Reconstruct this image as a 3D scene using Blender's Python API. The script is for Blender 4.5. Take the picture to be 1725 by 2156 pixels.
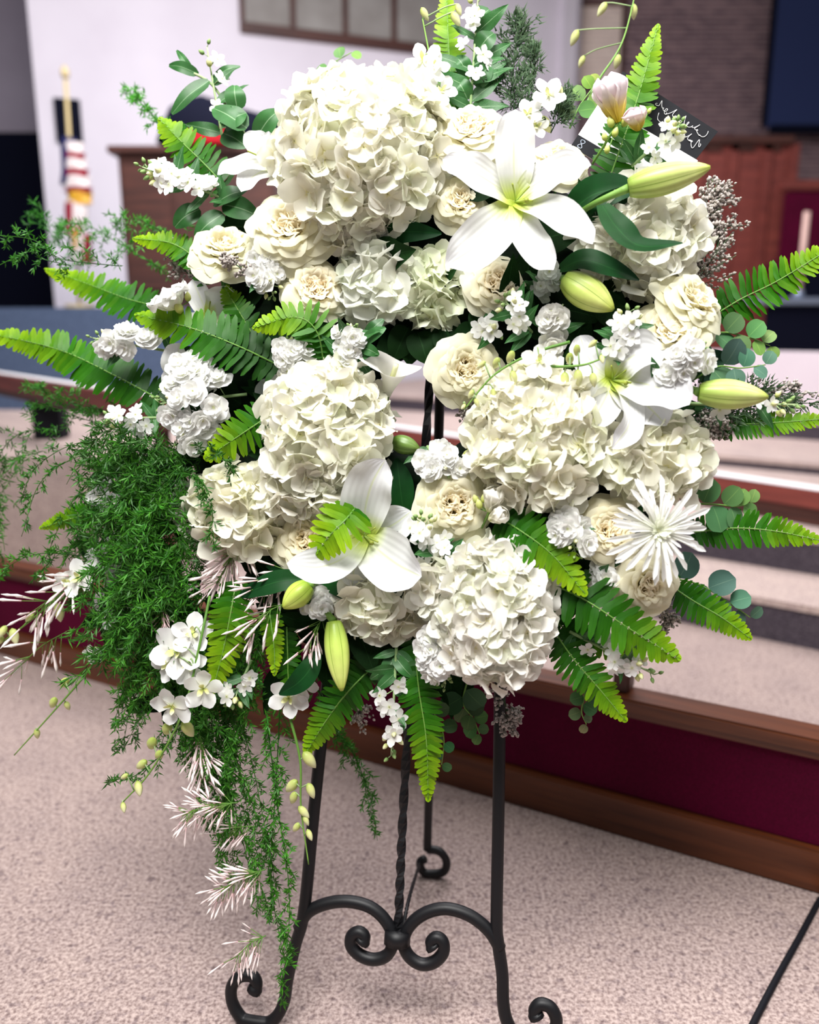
import bpy, math, random
from mathutils import Vector, Matrix
from math import sin, cos, pi, radians, sqrt, tan

for o in list(bpy.data.objects):
    bpy.data.objects.remove(o)
SC = bpy.context.scene
COL = SC.collection
V = Vector

# ------------------------------------------------------------------ camera
FPX, PITCH, EYE = 1728.0, radians(12.9), 1.1
CAM = V((0, 0, EYE))
XR = V((1, 0, 0))
UP = V((0, sin(PITCH), cos(PITCH)))
FW = V((0, cos(PITCH), -sin(PITCH)))
ZU = V((0, 0, 1))
cd = bpy.data.cameras.new('camera')
cam = bpy.data.objects.new('camera', cd)
COL.objects.link(cam)
cam.location = CAM
cam.rotation_euler = (pi / 2 - PITCH, 0, 0)
cd.sensor_fit = 'HORIZONTAL'
cd.sensor_width = 36.0
cd.lens = 36.0 * FPX / 1725.0
cd.clip_start = 0.02
cd.clip_end = 60
cd.dof.use_dof = True
cd.dof.focus_distance = 1.19
cd.dof.aperture_fstop = 2.5
SC.camera = cam

# ------------------------------------------------------------------ light
wd = bpy.data.worlds.new('room_light')
SC.world = wd
wd.use_nodes = True
wd.node_tree.nodes['Background'].inputs[0].default_value = (0.92, 0.93, 1.0, 1)
wd.node_tree.nodes['Background'].inputs[1].default_value = 0.15


def area(name, loc, target, sx, sy, power, col=(1, 1, 1)):
    l = bpy.data.lights.new(name, 'AREA')
    l.shape = 'RECTANGLE'
    l.size, l.size_y, l.energy, l.color = sx, sy, power, col
    o = bpy.data.objects.new(name, l)
    COL.objects.link(o)
    o.location = loc
    o.rotation_euler = (V(target) - V(loc)).to_track_quat('-Z', 'Y').to_euler()
    return o


area('ceiling_light_nave', (-0.4, 0.05, 3.3), (0.1, 1.2, 0.8), 1.5, 1.2, 140, (1.0, 0.985, 0.96))
area('ceiling_light_aisle', (1.6, 0.9, 3.4), (0.3, 1.6, 0.6), 1.2, 1.2, 40, (1.0, 0.98, 0.96))
area('ceiling_light_chancel', (0.6, 4.6, 4.4), (0.4, 4.8, 0), 4.0, 2.5, 200, (1.0, 0.98, 1.0))
area('ceiling_light_side', (-1.4, 5.2, 4.6), (-0.9, 8.5, 1.8), 3.0, 1.6, 150, (1.0, 0.98, 1.0))  # added fill that brightens the white wall, no known fixture
SC.view_settings.view_transform = 'Standard'
SC.view_settings.look = 'None'
SC.view_settings.gamma = 1.0
SC.view_settings.use_curve_mapping = False
SC.view_settings.exposure = 0.3


# ------------------------------------------------------------------ rays
def ray(px, py):
    return FW + XR * ((px - 862.5) / FPX) - UP * ((py - 1078.0) / FPX)


def hit_z(px, py, z=0.0):
    d = ray(px, py)
    return CAM + d * ((z - EYE) / d.z)


def hit_plane(px, py, p0, n):
    d = ray(px, py)
    return CAM + d * ((p0 - CAM).dot(n) / d.dot(n))


def hit_y(px, py, y):
    d = ray(px, py)
    return CAM + d * (y / d.y)


LEAN = radians(15)
E0 = hit_z(845, 2208)
EB = V((0.171, 0.985, 0)).normalized()          # easel's back direction
ER = V((EB.y, -EB.x, 0))
EA = ZU * cos(LEAN) + EB * sin(LEAN)
EN = (ZU * sin(LEAN) - EB * cos(LEAN))          # towards the viewer


def edepth(px, py):
    d = ray(px, py)
    return (E0 - CAM).dot(EN) / d.dot(EN)


def P(px, py, h=0.0):
    """a point in front of the easel: h metres nearer than the easel's plane"""
    return CAM + ray(px, py) * (edepth(px, py) - h)


def S(px, py, h=0.0):
    return (edepth(px, py) - h) / FPX


def face(dx=0.0, dy=0.0):
    return (-FW + XR * dx + UP * dy).normalized()


def lin(c):
    return tuple((x / 12.92 if x <= 0.04045 else ((x + 0.055) / 1.055) ** 2.4) for x in c)


def rgb(r, g, b):
    return lin((r / 255, g / 255, b / 255)) + (1.0,)


def mix(a, b, t):
    return tuple(a[i] + (b[i] - a[i]) * t for i in range(len(a)))


# ------------------------------------------------------------------ materials
class NT:
    def __init__(s, name):
        s.m = bpy.data.materials.new(name)
        s.m.use_nodes = True
        s.t = s.m.node_tree
        s.b = s.t.nodes['Principled BSDF']
        s.out = s.t.nodes['Material Output']

    def n(s, typ, **kw):
        nd = s.t.nodes.new(typ)
        for k, v in kw.items():
            setattr(nd, k, v)
        return nd

    def l(s, a, b):
        s.t.links.new(a, b)

    def ramp(s, fac, stops):
        r = s.n('ShaderNodeValToRGB')
        els = r.color_ramp.elements
        while len(els) < len(stops):
            els.new(0.5)
        for e, (p, c) in zip(els, stops):
            e.position = p
            e.color = c
        s.l(fac, r.inputs[0])
        return r.outputs[0]

    def mul(s, a, b, mode='MULTIPLY', fac=1.0):
        m = s.n('ShaderNodeMix', data_type='RGBA', blend_type=mode)
        m.inputs[0].default_value = fac
        for sock, v in ((m.inputs[6], a), (m.inputs[7], b)):
            if isinstance(v, tuple):
                sock.default_value = v
            else:
                s.l(v, sock)
        return m.outputs[2]

    def noise(s, scale, detail=3, vec=None, rough=0.5):
        nz = s.n('ShaderNodeTexNoise')
        nz.inputs['Scale'].default_value = scale
        nz.inputs['Detail'].default_value = detail
        nz.inputs['Roughness'].default_value = rough
        if vec is not None:
            s.l(vec, nz.inputs['Vector'])
        return nz.outputs[0]

    def coord(s, kind='Object', scale=(1, 1, 1), rot=(0, 0, 0)):
        tc = s.n('ShaderNodeTexCoord')
        mp = s.n('ShaderNodeMapping')
        mp.inputs['Scale'].default_value = scale
        mp.inputs['Rotation'].default_value = rot
        s.l(tc.outputs[kind], mp.inputs[0])
        return mp.outputs[0]

    def bump(s, h, strength, dist=0.002):
        b = s.n('ShaderNodeBump')
        b.inputs['Strength'].default_value = strength
        b.inputs['Distance'].default_value = dist
        s.l(h, b.inputs['Height'])
        s.l(b.outputs[0], s.b.inputs['Normal'])
        return b.outputs[0]


def organic(name, stops, transl=0.25, rough=0.5, spec=0.3, noise=(60, 0.12), veins=None, use_color=True, bump=0.0, ridges=0.0):
    """petals and leaves: colour runs along the blade (attribute t), veins across it (attribute s)"""
    k = NT(name)
    at_ = k.n('ShaderNodeAttribute', attribute_name='t')
    col = k.ramp(at_.outputs['Fac'], stops)
    if veins:
        a2 = k.n('ShaderNodeAttribute', attribute_name='s')
        v = k.ramp(a2.outputs['Fac'], [(0.0, (1, 1, 1, 1)), (veins[1], (0, 0, 0, 1))])
        mx = k.n('ShaderNodeMix', data_type='RGBA')
        k.l(v, mx.inputs[0])
        k.l(col, mx.inputs[6])
        mx.inputs[7].default_value = veins[0]
        col = mx.outputs[2]
    if noise:
        nz = k.noise(noise[0], 3, k.coord('Object'))
        r = k.ramp(nz, [(0.3, (1 - noise[1],) * 3 + (1,)), (0.7, (1, 1, 1, 1))])
        col = k.mul(col, r)
        if bump:
            k.bump(nz, bump, 0.001)
    if ridges:
        a3 = k.n('ShaderNodeAttribute', attribute_name='s')
        mm = k.n('ShaderNodeMath', operation='MULTIPLY')
        mm.inputs[1].default_value = 26.0
        k.l(a3.outputs['Fac'], mm.inputs[0])
        ms_ = k.n('ShaderNodeMath', operation='SINE')
        k.l(mm.outputs[0], ms_.inputs[0])
        ad = k.n('ShaderNodeMath', operation='ADD')
        k.l(ms_.outputs[0], ad.inputs[0])
        k.l(k.noise(90, 2, k.coord('Object')), ad.inputs[1])
        k.bump(ad.outputs[0], ridges, 0.0012)
    if use_color:
        oi = k.n('ShaderNodeObjectInfo')
        col = k.mul(col, oi.outputs['Color'])
    k.l(col, k.b.inputs['Base Color'])
    k.b.inputs['Roughness'].default_value = rough
    k.b.inputs['Specular IOR Level'].default_value = spec
    if transl:
        tr = k.n('ShaderNodeBsdfTranslucent')
        k.l(col, tr.inputs[0])
        ms = k.n('ShaderNodeMixShader')
        ms.inputs[0].default_value = transl
        k.l(k.b.outputs[0], ms.inputs[1])
        k.l(tr.outputs[0], ms.inputs[2])
        k.l(ms.outputs[0], k.out.inputs[0])
    return k.m


def plain(name, col, rough=0.5, spec=0.4, metal=0.0, noise=None, bump=0.0, stretch=(1, 1, 1)):
    k = NT(name)
    if noise:
        nz = k.noise(noise[0], 4, k.coord('Object', stretch))
        c = k.ramp(nz, [(0.3, noise[1]), (0.7, col)])
        k.l(c, k.b.inputs['Base Color'])
        if bump:
            k.bump(nz, bump, 0.003)
    else:
        oi = k.n('ShaderNodeObjectInfo')
        k.l(k.mul(col, oi.outputs['Color']), k.b.inputs['Base Color'])
    k.b.inputs['Roughness'].default_value = rough
    k.b.inputs['Specular IOR Level'].default_value = spec
    k.b.inputs['Metallic'].default_value = metal
    return k.m


M = {}
M['hydrangea'] = organic('hydrangea_sepal', [(0.0, rgb(228, 224, 160)), (0.08, rgb(246, 242, 220)), (0.4, rgb(253, 252, 243)), (1, rgb(254, 254, 250))], 0.35, 0.6, 0.2, noise=(60, 0.04))
M['rose'] = organic('rose_petal', [(0.0, rgb(240, 236, 180)), (0.35, rgb(252, 247, 226)), (1, rgb(255, 253, 240))], 0.45, 0.5, 0.2, noise=(60, 0.05))
M['lily'] = organic('lily_petal', [(0.0, rgb(176, 196, 60)), (0.09, rgb(206, 220, 110)), (0.26, rgb(228, 229, 224)), (1, rgb(232, 232, 236))], 0.22, 0.42, 0.35,
                    noise=(25, 0.05), veins=(rgb(222, 228, 190), 0.07), ridges=0.13)
M['white'] = organic('white_petal', [(0.0, rgb(224, 230, 170)), (0.2, rgb(246, 246, 238)), (1, rgb(253, 253, 253))], 0.35, 0.5, 0.25, noise=(60, 0.04))
M['freesia'] = organic('freesia_petal', [(0.0, rgb(200, 180, 40)), (0.22, rgb(232, 214, 110)), (0.4, rgb(248, 240, 236)), (0.8, rgb(250, 240, 246)), (1, rgb(226, 196, 228))], 0.25, 0.45, 0.3)
M['bud'] = organic('lily_bud', [(0.0, rgb(140, 166, 70)), (0.35, rgb(186, 206, 110)), (0.8, rgb(208, 218, 136)), (1, rgb(176, 188, 84))], 0.0, 0.38, 0.4, veins=(rgb(104, 140, 24), 0.10))
M['smallbud'] = organic('small_bud', [(0.0, rgb(150, 170, 70)), (0.4, rgb(216, 220, 144)), (1, rgb(238, 238, 196))], 0.1, 0.45, 0.35)
M['greenbud'] = organic('green_bud', [(0.0, rgb(90, 130, 60)), (1, rgb(160, 186, 120))], 0.1, 0.55, 0.3)
M['fern'] = organic('fern_pinna', [(0.0, rgb(176, 214, 90)), (1, rgb(244, 255, 140))], 0.30, 0.5, 0.3, veins=(rgb(120, 170, 60), 0.05), noise=(140, 0.25))
M['leaf'] = organic('broad_leaf', [(0.0, rgb(58, 110, 56)), (1, rgb(50, 108, 48))], 0.12, 0.45, 0.4, veins=(rgb(150, 186, 140), 0.06), noise=(50, 0.35), bump=0.3)
M['lilyleaf'] = organic('lily_leaf', [(0.0, rgb(20, 70, 24)), (1, rgb(12, 58, 26))], 0.06, 0.5, 0.15, veins=(rgb(34, 88, 38), 0.05), noise=(40, 0.3))
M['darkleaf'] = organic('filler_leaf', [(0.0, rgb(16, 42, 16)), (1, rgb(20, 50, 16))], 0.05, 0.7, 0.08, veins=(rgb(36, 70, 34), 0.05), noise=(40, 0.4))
M['euc'] = organic('eucalyptus_leaf', [(0.0, rgb(96, 134, 112)), (1, rgb(110, 146, 124))], 0.12, 0.6, 0.2, veins=(rgb(140, 170, 140), 0.05))
M['needle'] = organic('asparagus_needle', [(0.0, rgb(30, 92, 22)), (1, rgb(78, 146, 40))], 0.2, 0.5, 0.3, noise=(20, 0.35))
M['stem'] = organic('green_stem', [(0.0, rgb(84, 130, 50)), (1, rgb(120, 160, 70))], 0.0, 0.5, 0.35)
M['palestem'] = organic('pale_stem', [(0.0, rgb(130, 160, 104)), (1, rgb(170, 190, 140))], 0.0, 0.6, 0.25)
M['jasmine'] = organic('jasmine_bud', [(0.0, rgb(222, 180, 184)), (0.25, rgb(248, 232, 230)), (1, rgb(255, 252, 247))], 0.15, 0.5, 0.3)
M['statice'] = organic('statice_floret', [(0.0, rgb(150, 140, 130)), (1, rgb(226, 216, 210))], 0.1, 0.8, 0.1, noise=(200, 0.5))
M['heather'] = organic('heather_foliage', [(0.0, rgb(40, 66, 40)), (1, rgb(96, 122, 86))], 0.1, 0.7, 0.2, noise=(60, 0.4))
M['stamen'] = organic('stamen', [(0, rgb(180, 206, 110)), (1, rgb(150, 160, 60))], 0, 0.5, 0.3)
M['foam'] = plain('foam_ring', rgb(14, 30, 14), 0.9, 0.1, noise=(60, rgb(6, 14, 8)), bump=0.6)
M['iron'] = plain('black_iron', rgb(13, 13, 17), 0.5, 0.4, 0.0)
M['black'] = plain('black_matt', rgb(14, 15, 22), 0.7, 0.2)


# ------------------------------------------------------------------ objects
def setm(me, mat):
    if not me.materials:
        me.materials.append(mat)


def mesh(name, verts, faces, t=None, s=None, smooth=True):
    me = bpy.data.meshes.new(name)
    me.from_pydata([tuple(v) for v in verts], [], faces)
    if smooth:
        me.polygons.foreach_set('use_smooth', [True] * len(me.polygons))
    for nm, arr in (('t', t), ('s', s)):
        if arr is not None:
            a = me.attributes.new(nm, 'FLOAT', 'POINT')
            a.data.foreach_set('value', arr)
    me.update()
    return me


def obj(name, me, mat, parent=None, Mx=None, color=None, label=None):
    o = bpy.data.objects.new(name, me)
    COL.objects.link(o)
    if mat is not None:
        setm(me, mat)
        if me.materials[0] != mat:
            o.material_slots[0].link = 'OBJECT'
            o.material_slots[0].material = mat
    if parent is not None:
        o.parent = parent
    if Mx is not None:
        o.matrix_basis = Mx
    if color is not None:
        o.color = tuple(color)[:3] + (1.0,)
    if label:
        o['label'] = label
    return o


def tag(o, label, cat, group=None, kind=None):
    if label:
        o['label'] = label
    if cat:
        o['category'] = cat
    if group:
        o['group'] = group
    if kind:
        o['kind'] = kind
    return o


def thing(name, label, cat, loc, group=None):
    o = bpy.data.objects.new(name, None)
    COL.objects.link(o)
    o.empty_display_size = 0.02
    o.location = loc
    return tag(o, label, cat, group)


def frame(z, x=None, spin=0.0):
    """3x3 with the local Z along z"""
    z = z.normalized()
    if x is None or abs(x.normalized().dot(z)) > 0.98:
        x = XR if abs(z.dot(XR)) < 0.9 else UP
    y = z.cross(x).normalized()
    x = y.cross(z)
    m = Matrix((x, y, z)).transposed()
    return m @ Matrix.Rotation(spin, 3, 'Z')


def xf(loc, rot=None, sc=1.0):
    r = (rot if rot is not None else Matrix.Identity(3)).to_4x4()
    if not isinstance(sc, (tuple, list, Vector)):
        sc = (sc, sc, sc)
    return Matrix.Translation(loc) @ r @ Matrix.Diagonal((sc[0], sc[1], sc[2], 1))


def cat(pts, n):
    """Catmull-Rom resampling"""
    pts = [V(p) for p in pts]
    if len(pts) == 2:
        return [pts[0].lerp(pts[1], i / n) for i in range(n + 1)]
    q = [pts[0] * 2 - pts[1]] + pts + [pts[-1] * 2 - pts[-2]]
    out = []
    segs = len(pts) - 1
    for i in range(n + 1):
        f = i / n * segs
        k = min(int(f), segs - 1)
        u = f - k
        a, b, c, d = q[k:k + 4]
        out.append(0.5 * ((2 * b) + (c - a) * u + (2 * a - 5 * b + 4 * c - d) * u * u + (3 * b - a - 3 * c + d) * u ** 3))
    return out


def tube_data(pts, rad, sides=6, twist=0.0, cap=True):
    n = len(pts)
    vs, fs, ts = [], [], []
    nrm = None
    for i, p in enumerate(pts):
        tg = (pts[min(i + 1, n - 1)] - pts[max(i - 1, 0)])
        tg = tg.normalized() if tg.length > 1e-9 else V((0, 0, 1))
        if nrm is None:
            nrm = tg.orthogonal().normalized()
        nrm = (nrm - tg * nrm.dot(tg))
        nrm = nrm.normalized() if nrm.length > 1e-6 else tg.orthogonal().normalized()
        bi = tg.cross(nrm)
        r = rad(i / (n - 1)) if callable(rad) else rad
        for k in range(sides):
            a = 2 * pi * k / sides + twist * i
            vs.append(p + (nrm * cos(a) + bi * sin(a)) * r)
            ts.append(i / (n - 1))
    for i in range(n - 1):
        for k in range(sides):
            k2 = (k + 1) % sides
            fs.append((i * sides + k, i * sides + k2, (i + 1) * sides + k2, (i + 1) * sides + k))
    if cap:
        fs.append(tuple(reversed(range(sides))))
        fs.append(tuple((n - 1) * sides + k for k in range(sides)))
    return vs, fs, ts


def tube(name, pts, rad, mat, parent, origin=None, sides=6, twist=0.0, smooth=True):
    origin = origin if origin is not None else (parent.location.copy() if parent is not None else V((0, 0, 0)))
    vs, fs, ts = tube_data(pts, rad, sides, twist)
    me = mesh(name, [v - origin for v in vs], fs, ts, [1.0] * len(vs), smooth)
    return obj(name, me, mat, parent)


def blade_data(spine, nref, width, nc=6, cup=0.0, ruffle=0.0, freq=5.0, ph=0.0, fold=0.0, asym=0.0):
    """a leaf or petal along a spine; nref: side it faces (vector or function of t); width(t) half width"""
    n = len(spine)
    vs, fs, ts, ss = [], [], [], []
    for i, p in enumerate(spine):
        t = i / (n - 1)
        tg = (spine[min(i + 1, n - 1)] - spine[max(i - 1, 0)]).normalized()
        nr = nref(t) if callable(nref) else nref
        sd = tg.cross(nr)
        sd = sd.normalized() if sd.length > 1e-6 else tg.orthogonal().normalized()
        nn = sd.cross(tg)
        w = width(t)
        for j in range(nc + 1):
            u = -1 + 2 * j / nc
            z = cup * w * (u * u) + fold * w * abs(u) + ruffle * w * sin(freq * 2 * pi * t + ph + (1.3 if u > 0 else 0)) * (abs(u) ** 1.5) * (0.3 + t)
            vs.append(p + sd * (w * u) + nn * z)
            ts.append(t)
            ss.append(abs(u))
    for i in range(n - 1):
        for j in range(nc):
            a = i * (nc + 1) + j
            fs.append((a, a + 1, a + nc + 2, a + nc + 1))
    return vs, fs, ts, ss


def blade(name, spine, nref, width, mat, parent, color=None, label=None, **kw):
    vs, fs, ts, ss = blade_data(spine, nref, width, **kw)
    o = parent.location
    me = mesh(name, [v - o for v in vs], fs, ts, ss)
    return obj(name, me, mat, parent, None, color, label)


def join(parts):
    vs, fs, ts, ss = [], [], [], []
    for d in parts:
        b = len(vs)
        vs += d[0]
        fs += [tuple(i + b for i in f) for f in d[1]]
        ts += d[2]
        ss += d[3] if len(d) > 3 else [1.0] * len(d[0])
    return vs, fs, ts, ss


def box_data(x0, x1, y0, y1, z0, z1, bev=0.0):
    vs = [V((x, y, z)) for z in (z0, z1) for y in (y0, y1) for x in (x0, x1)]
    fs = [(0, 2, 3, 1), (4, 5, 7, 6), (0, 1, 5, 4), (2, 6, 7, 3), (0, 4, 6, 2), (1, 3, 7, 5)]
    return vs, fs


def bevbox(name, x0, x1, y0, y1, z0, z1, mat, parent=None, bev=0.004, Mx=None, color=None):
    import bmesh
    vs, fs = box_data(x0, x1, y0, y1, z0, z1)
    me = mesh(name, vs, fs, smooth=False)
    if bev:
        bm = bmesh.new()
        bm.from_mesh(me)
        bmesh.ops.bevel(bm, geom=bm.edges[:], offset=bev, segments=2, affect='EDGES')
        bm.to_mesh(me)
        bm.free()
    return obj(name, me, mat, parent, Mx, color)


def spindle_data(a, b, rad, sides=12, rings=10, grooves=0, gd=0.0, prof=None):
    """bud along a->b; prof(t) 0..1"""
    ax = (b - a)
    L = ax.length
    fr = frame(ax)
    prof = prof or (lambda t: sin(pi * t ** 0.8) ** 0.7)
    vs, fs, ts, ss = [], [], [], []
    for i in range(rings + 1):
        t = i / rings
        r = rad * max(prof(t), 0.02)
        for k in range(sides):
            ph = 2 * pi * k / sides
            g = abs(sin(grooves * ph / 2)) if grooves else 1
            rr = r * (1 - gd * (1 - g) ** 2)
            vs.append(a + fr @ V((cos(ph) * rr, sin(ph) * rr, L * t)))
            ts.append(t)
            ss.append(g)
    for i in range(rings):
        for k in range(sides):
            k2 = (k + 1) % sides
            fs.append((i * sides + k, i * sides + k2, (i + 1) * sides + k2, (i + 1) * sides + k))
    fs.append(tuple(reversed(range(sides))))
    fs.append(tuple(rings * sides + k for k in range(sides)))
    return vs, fs, ts, ss


# ------------------------------------------------------------------ the room
def carpet_mat(name, light, dark, fleck, scale=1.0):
    k = NT(name)
    co = k.coord('Object')
    n1 = k.noise(150 * scale, 3, co, 0.6)
    n2 = k.noise(7, 3, co)
    n3 = k.noise(60 * scale, 2, co)
    c = k.ramp(n1, [(0.34, dark), (0.62, light)])
    c2 = k.ramp(n2, [(0.3, (0.86, 0.86, 0.88, 1)), (0.7, (1, 1, 1, 1))])
    c3 = k.ramp(n3, [(0.30, fleck), (0.44, (1, 1, 1, 1))])
    c = k.mul(k.mul(c, c2), c3)
    k.l(c, k.b.inputs['Base Color'])
    k.b.inputs['Roughness'].default_value = 0.95
    k.b.inputs['Specular IOR Level'].default_value = 0.1
    k.bump(n1, 0.9, 0.004)
    return k.m


def wood_mat(name, light, dark, rough=0.35, scale=1.0):
    k = NT(name)
    co = k.coord('Object', (2.5 * scale, 40 * scale, 40 * scale))
    n1 = k.noise(1.0, 6, co, 0.6)
    c = k.ramp(n1, [(0.3, dark), (0.7, light)])
    k.l(c, k.b.inputs['Base Color'])
    k.b.inputs['Roughness'].default_value = rough
    k.bump(n1, 0.15, 0.002)
    return k.m


M['carpet'] = carpet_mat('beige_carpet', rgb(196, 176, 169), rgb(128, 108, 104), (0.6, 0.58, 0.62, 1))
M['step'] = carpet_mat('step_carpet', rgb(206, 186, 178), rgb(164, 144, 138), (0.86, 0.84, 0.88, 1))
M['riser'] = carpet_mat('riser_carpet', rgb(92, 84, 92), rgb(58, 52, 60), (0.8, 0.8, 0.85, 1))  # shade of the top-lit risers is put into this darker carpet colour
M['wood'] = wood_mat('brown_wood', rgb(110, 58, 30), rgb(66, 30, 12))
M['redwood'] = wood_mat('red_brown_wood', rgb(140, 66, 56), rgb(98, 42, 38), 0.5)
M['darkwood'] = wood_mat('dark_wood', rgb(88, 48, 38), rgb(50, 26, 22), 0.5)
k = NT('burgundy_fabric')
co = k.coord('Object')
nz = k.noise(400, 2, co)
n2 = k.noise(5, 2, co)
k.l(k.mul(k.ramp(nz, [(0.3, rgb(66, 0, 30)), (0.7, rgb(100, 0, 48))]), k.ramp(n2, [(0.3, (0.75,) * 3 + (1,)), (0.7, (1, 1, 1, 1))])), k.b.inputs['Base Color'])
k.b.inputs['Roughness'].default_value = 0.85
k.b.inputs['Specular IOR Level'].default_value = 0.15
k.bump(nz, 0.3, 0.001)
M['burgundy'] = k.m
M['wallwhite'] = plain('white_wall_paint', rgb(226, 219, 228), 0.8, 0.2, noise=(1.2, rgb(214, 206, 216)))
M['wallgrey'] = plain('mauve_grey_paint', rgb(166, 156, 168), 0.8, 0.2, noise=(1.0, rgb(150, 140, 152)))
M['lilac'] = plain('pale_lilac_paint', rgb(226, 214, 222), 0.7, 0.2, noise=(1.5, rgb(214, 200, 210)))
M['bluegrey'] = plain('blue_grey_carpet', rgb(92, 108, 136), 0.9, 0.1, noise=(40, rgb(74, 88, 114)))
M['navy'] = plain('navy_black_paint', rgb(12, 14, 30), 0.8, 0.08)
M['screen'] = plain('dark_blue_screen', rgb(38, 50, 92), 0.5, 0.3)
M['pane'] = plain('frosted_grey_glass', rgb(150, 146, 142), 0.25, 0.5, noise=(3, rgb(128, 122, 118)))
M['paper'] = plain('white_paper', rgb(240, 238, 240), 0.6, 0.3)
M['gold'] = plain('gold_fringe', rgb(214, 160, 40), 0.5, 0.5)
M['brass'] = plain('pale_brass', rgb(196, 176, 130), 0.4, 0.5)
M['flagblue'] = plain('flag_blue', rgb(34, 38, 84), 0.8, 0.2)
M['flagred'] = plain('flag_red', rgb(150, 30, 50), 0.8, 0.2)
M['flagwhite'] = plain('flag_white', rgb(228, 216, 214), 0.8, 0.2)
M['redcloth'] = plain('red_fabric', rgb(170, 24, 34), 0.8, 0.2)
M['candle'] = plain('candle_wax', rgb(214, 178, 168), 0.5, 0.3)
M['silver'] = plain('silver_metal', rgb(150, 160, 180), 0.35, 0.5, 0.6)
k = NT('brick_wall')
bt = k.n('ShaderNodeTexBrick')
k.l(k.coord('Object', (1, 1, 1), (pi / 2, 0, 0)), bt.inputs['Vector'])
bt.inputs['Color1'].default_value = rgb(134, 106, 108)
bt.inputs['Color2'].default_value = rgb(90, 66, 74)
bt.inputs['Mortar'].default_value = rgb(150, 132, 134)
bt.inputs['Scale'].default_value = 3.2
bt.inputs['Row Height'].default_value = 0.17
bt.inputs['Mortar Size'].default_value = 0.02
k.l(bt.outputs[0], k.b.inputs['Base Color'])
k.bump(bt.outputs[1], -0.6, 0.006)
k.b.inputs['Roughness'].default_value = 0.9
M['brick'] = k.m
k = NT('cream_brick')
bt = k.n('ShaderNodeTexBrick')
k.l(k.coord('Object', (1, 1, 1), (pi / 2, 0, 0)), bt.inputs['Vector'])
bt.inputs['Color1'].default_value = rgb(232, 214, 200)
bt.inputs['Color2'].default_value = rgb(218, 198, 186)
bt.inputs['Mortar'].default_value = rgb(200, 184, 178)
bt.inputs['Scale'].default_value = 3.2
bt.inputs['Row Height'].default_value = 0.17
bt.inputs['Mortar Size'].default_value = 0.02
k.l(bt.outputs[0], k.b.inputs['Base Color'])
k.b.inputs['Roughness'].default_value = 0.9
M['creambrick'] = k.m


def structure(o):
    o['kind'] = 'structure'
    return o


# floor
vs, fs = box_data(-9, 9, -3.5, 14, -0.1, 0.0)
structure(obj('floor', mesh('floor', vs, fs, smooth=False), M['carpet']))

# chancel steps, running at an angle behind the near rail
SD = V((0.814, -0.581, 0)).normalized()
SN = V((0.581, 0.814, 0)).normalized()


def q_at_z(px, py, z):
    return hit_z(px, py, z).dot(SN)


def z_at_q(px, py, q):
    return hit_plane(px, py, SN * q, SN).z


q1 = q_at_z(1725, 1370, 0)
z1 = z_at_q(1725, 1278, q1)
q2 = q_at_z(1725, 1212, z1)
z2 = z_at_q(1725, 1132, q2)
q3 = q_at_z(1725, 1000, z2)
z3 = z_at_q(1725, 984, q3) + 0.02
q4 = q_at_z(1725, 928, z3)
z4 = z_at_q(1725, 888, q4)
zl = z_at_q(1725, 742, q4 + 0.05)
RS = Matrix((SD, SN, ZU)).transposed().to_4x4()      # local x along the step, y back, z up


def step(name, q, qb, za, zb, xl):
    r = structure(thing(name, None, None, V((0, 0, 0))))
    m = RS.copy()
    obj('tread', mesh('tread', *box_data(xl, 3.2, q - 0.008, qb, za + (zb - za) - 0.025, zb), smooth=False), M['step'], r, m)
    obj('riser', mesh('riser', *box_data(xl, 3.2, q, qb, za, zb - 0.025), smooth=False), M['riser'], r, m)
    return r


step('chancel_step', q1, 9.0, 0.0, z1, -3.1)
step('chancel_step', q2, 9.0, z1, z2, -3.3)
step('chancel_step', q3, 9.0, z2, z3, -4.6)
step('chancel_step', q4, 9.0, z3, z4, -5.4)
structure(obj('wall_parapet', mesh('wall_parapet', *box_data(-4.0, 3.2, q4 + 0.05, q4 + 0.2, z4, zl), smooth=False), M['lilac'], None, RS))

# near low rail: wooden frame with a burgundy panel
RA, RB = hit_z(0, 1375), hit_z(1725, 1880)
rd = (RB - RA).normalized()
rn = V((-rd.y, rd.x, 0))
RR = Matrix((rd, rn, ZU)).transposed().to_4x4()
Lr = (RB - RA).length
rail = thing('altar_rail', 'low wooden rail with a long burgundy fabric panel behind the easel', 'rail', RA)


def rbox(name, x0, x1, y0, y1, z0, z1, mat, bev=0.004, root=rail, R=RR):
    return bevbox(name, x0, x1, y0, y1, z0, z1, mat, root, bev, R)


rbox('base_board', -2.1, Lr + 1.2, -0.006, 0.05, 0, 0.092, M['wood'])
rbox('fabric_panel', -2.1, Lr + 1.2, 0.012, 0.045, 0.092, 0.30, M['burgundy'], 0.003)
rbox('top_rail', -2.1, Lr + 1.2, -0.012, 0.062, 0.298, 0.328, M['wood'])
rbox('moulding', -2.1, Lr + 1.2, -0.002, 0.012, 0.282, 0.298, M['wood'], 0.003)
px_ = hit_plane(1303, 1470, RA, rn)
xp = (px_ - RA).dot(rd)
rbox('post', xp - 0.018, xp + 0.018, 0.012, 0.062, 0.328, 0.43, M['darkwood'], 0.005)

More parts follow.
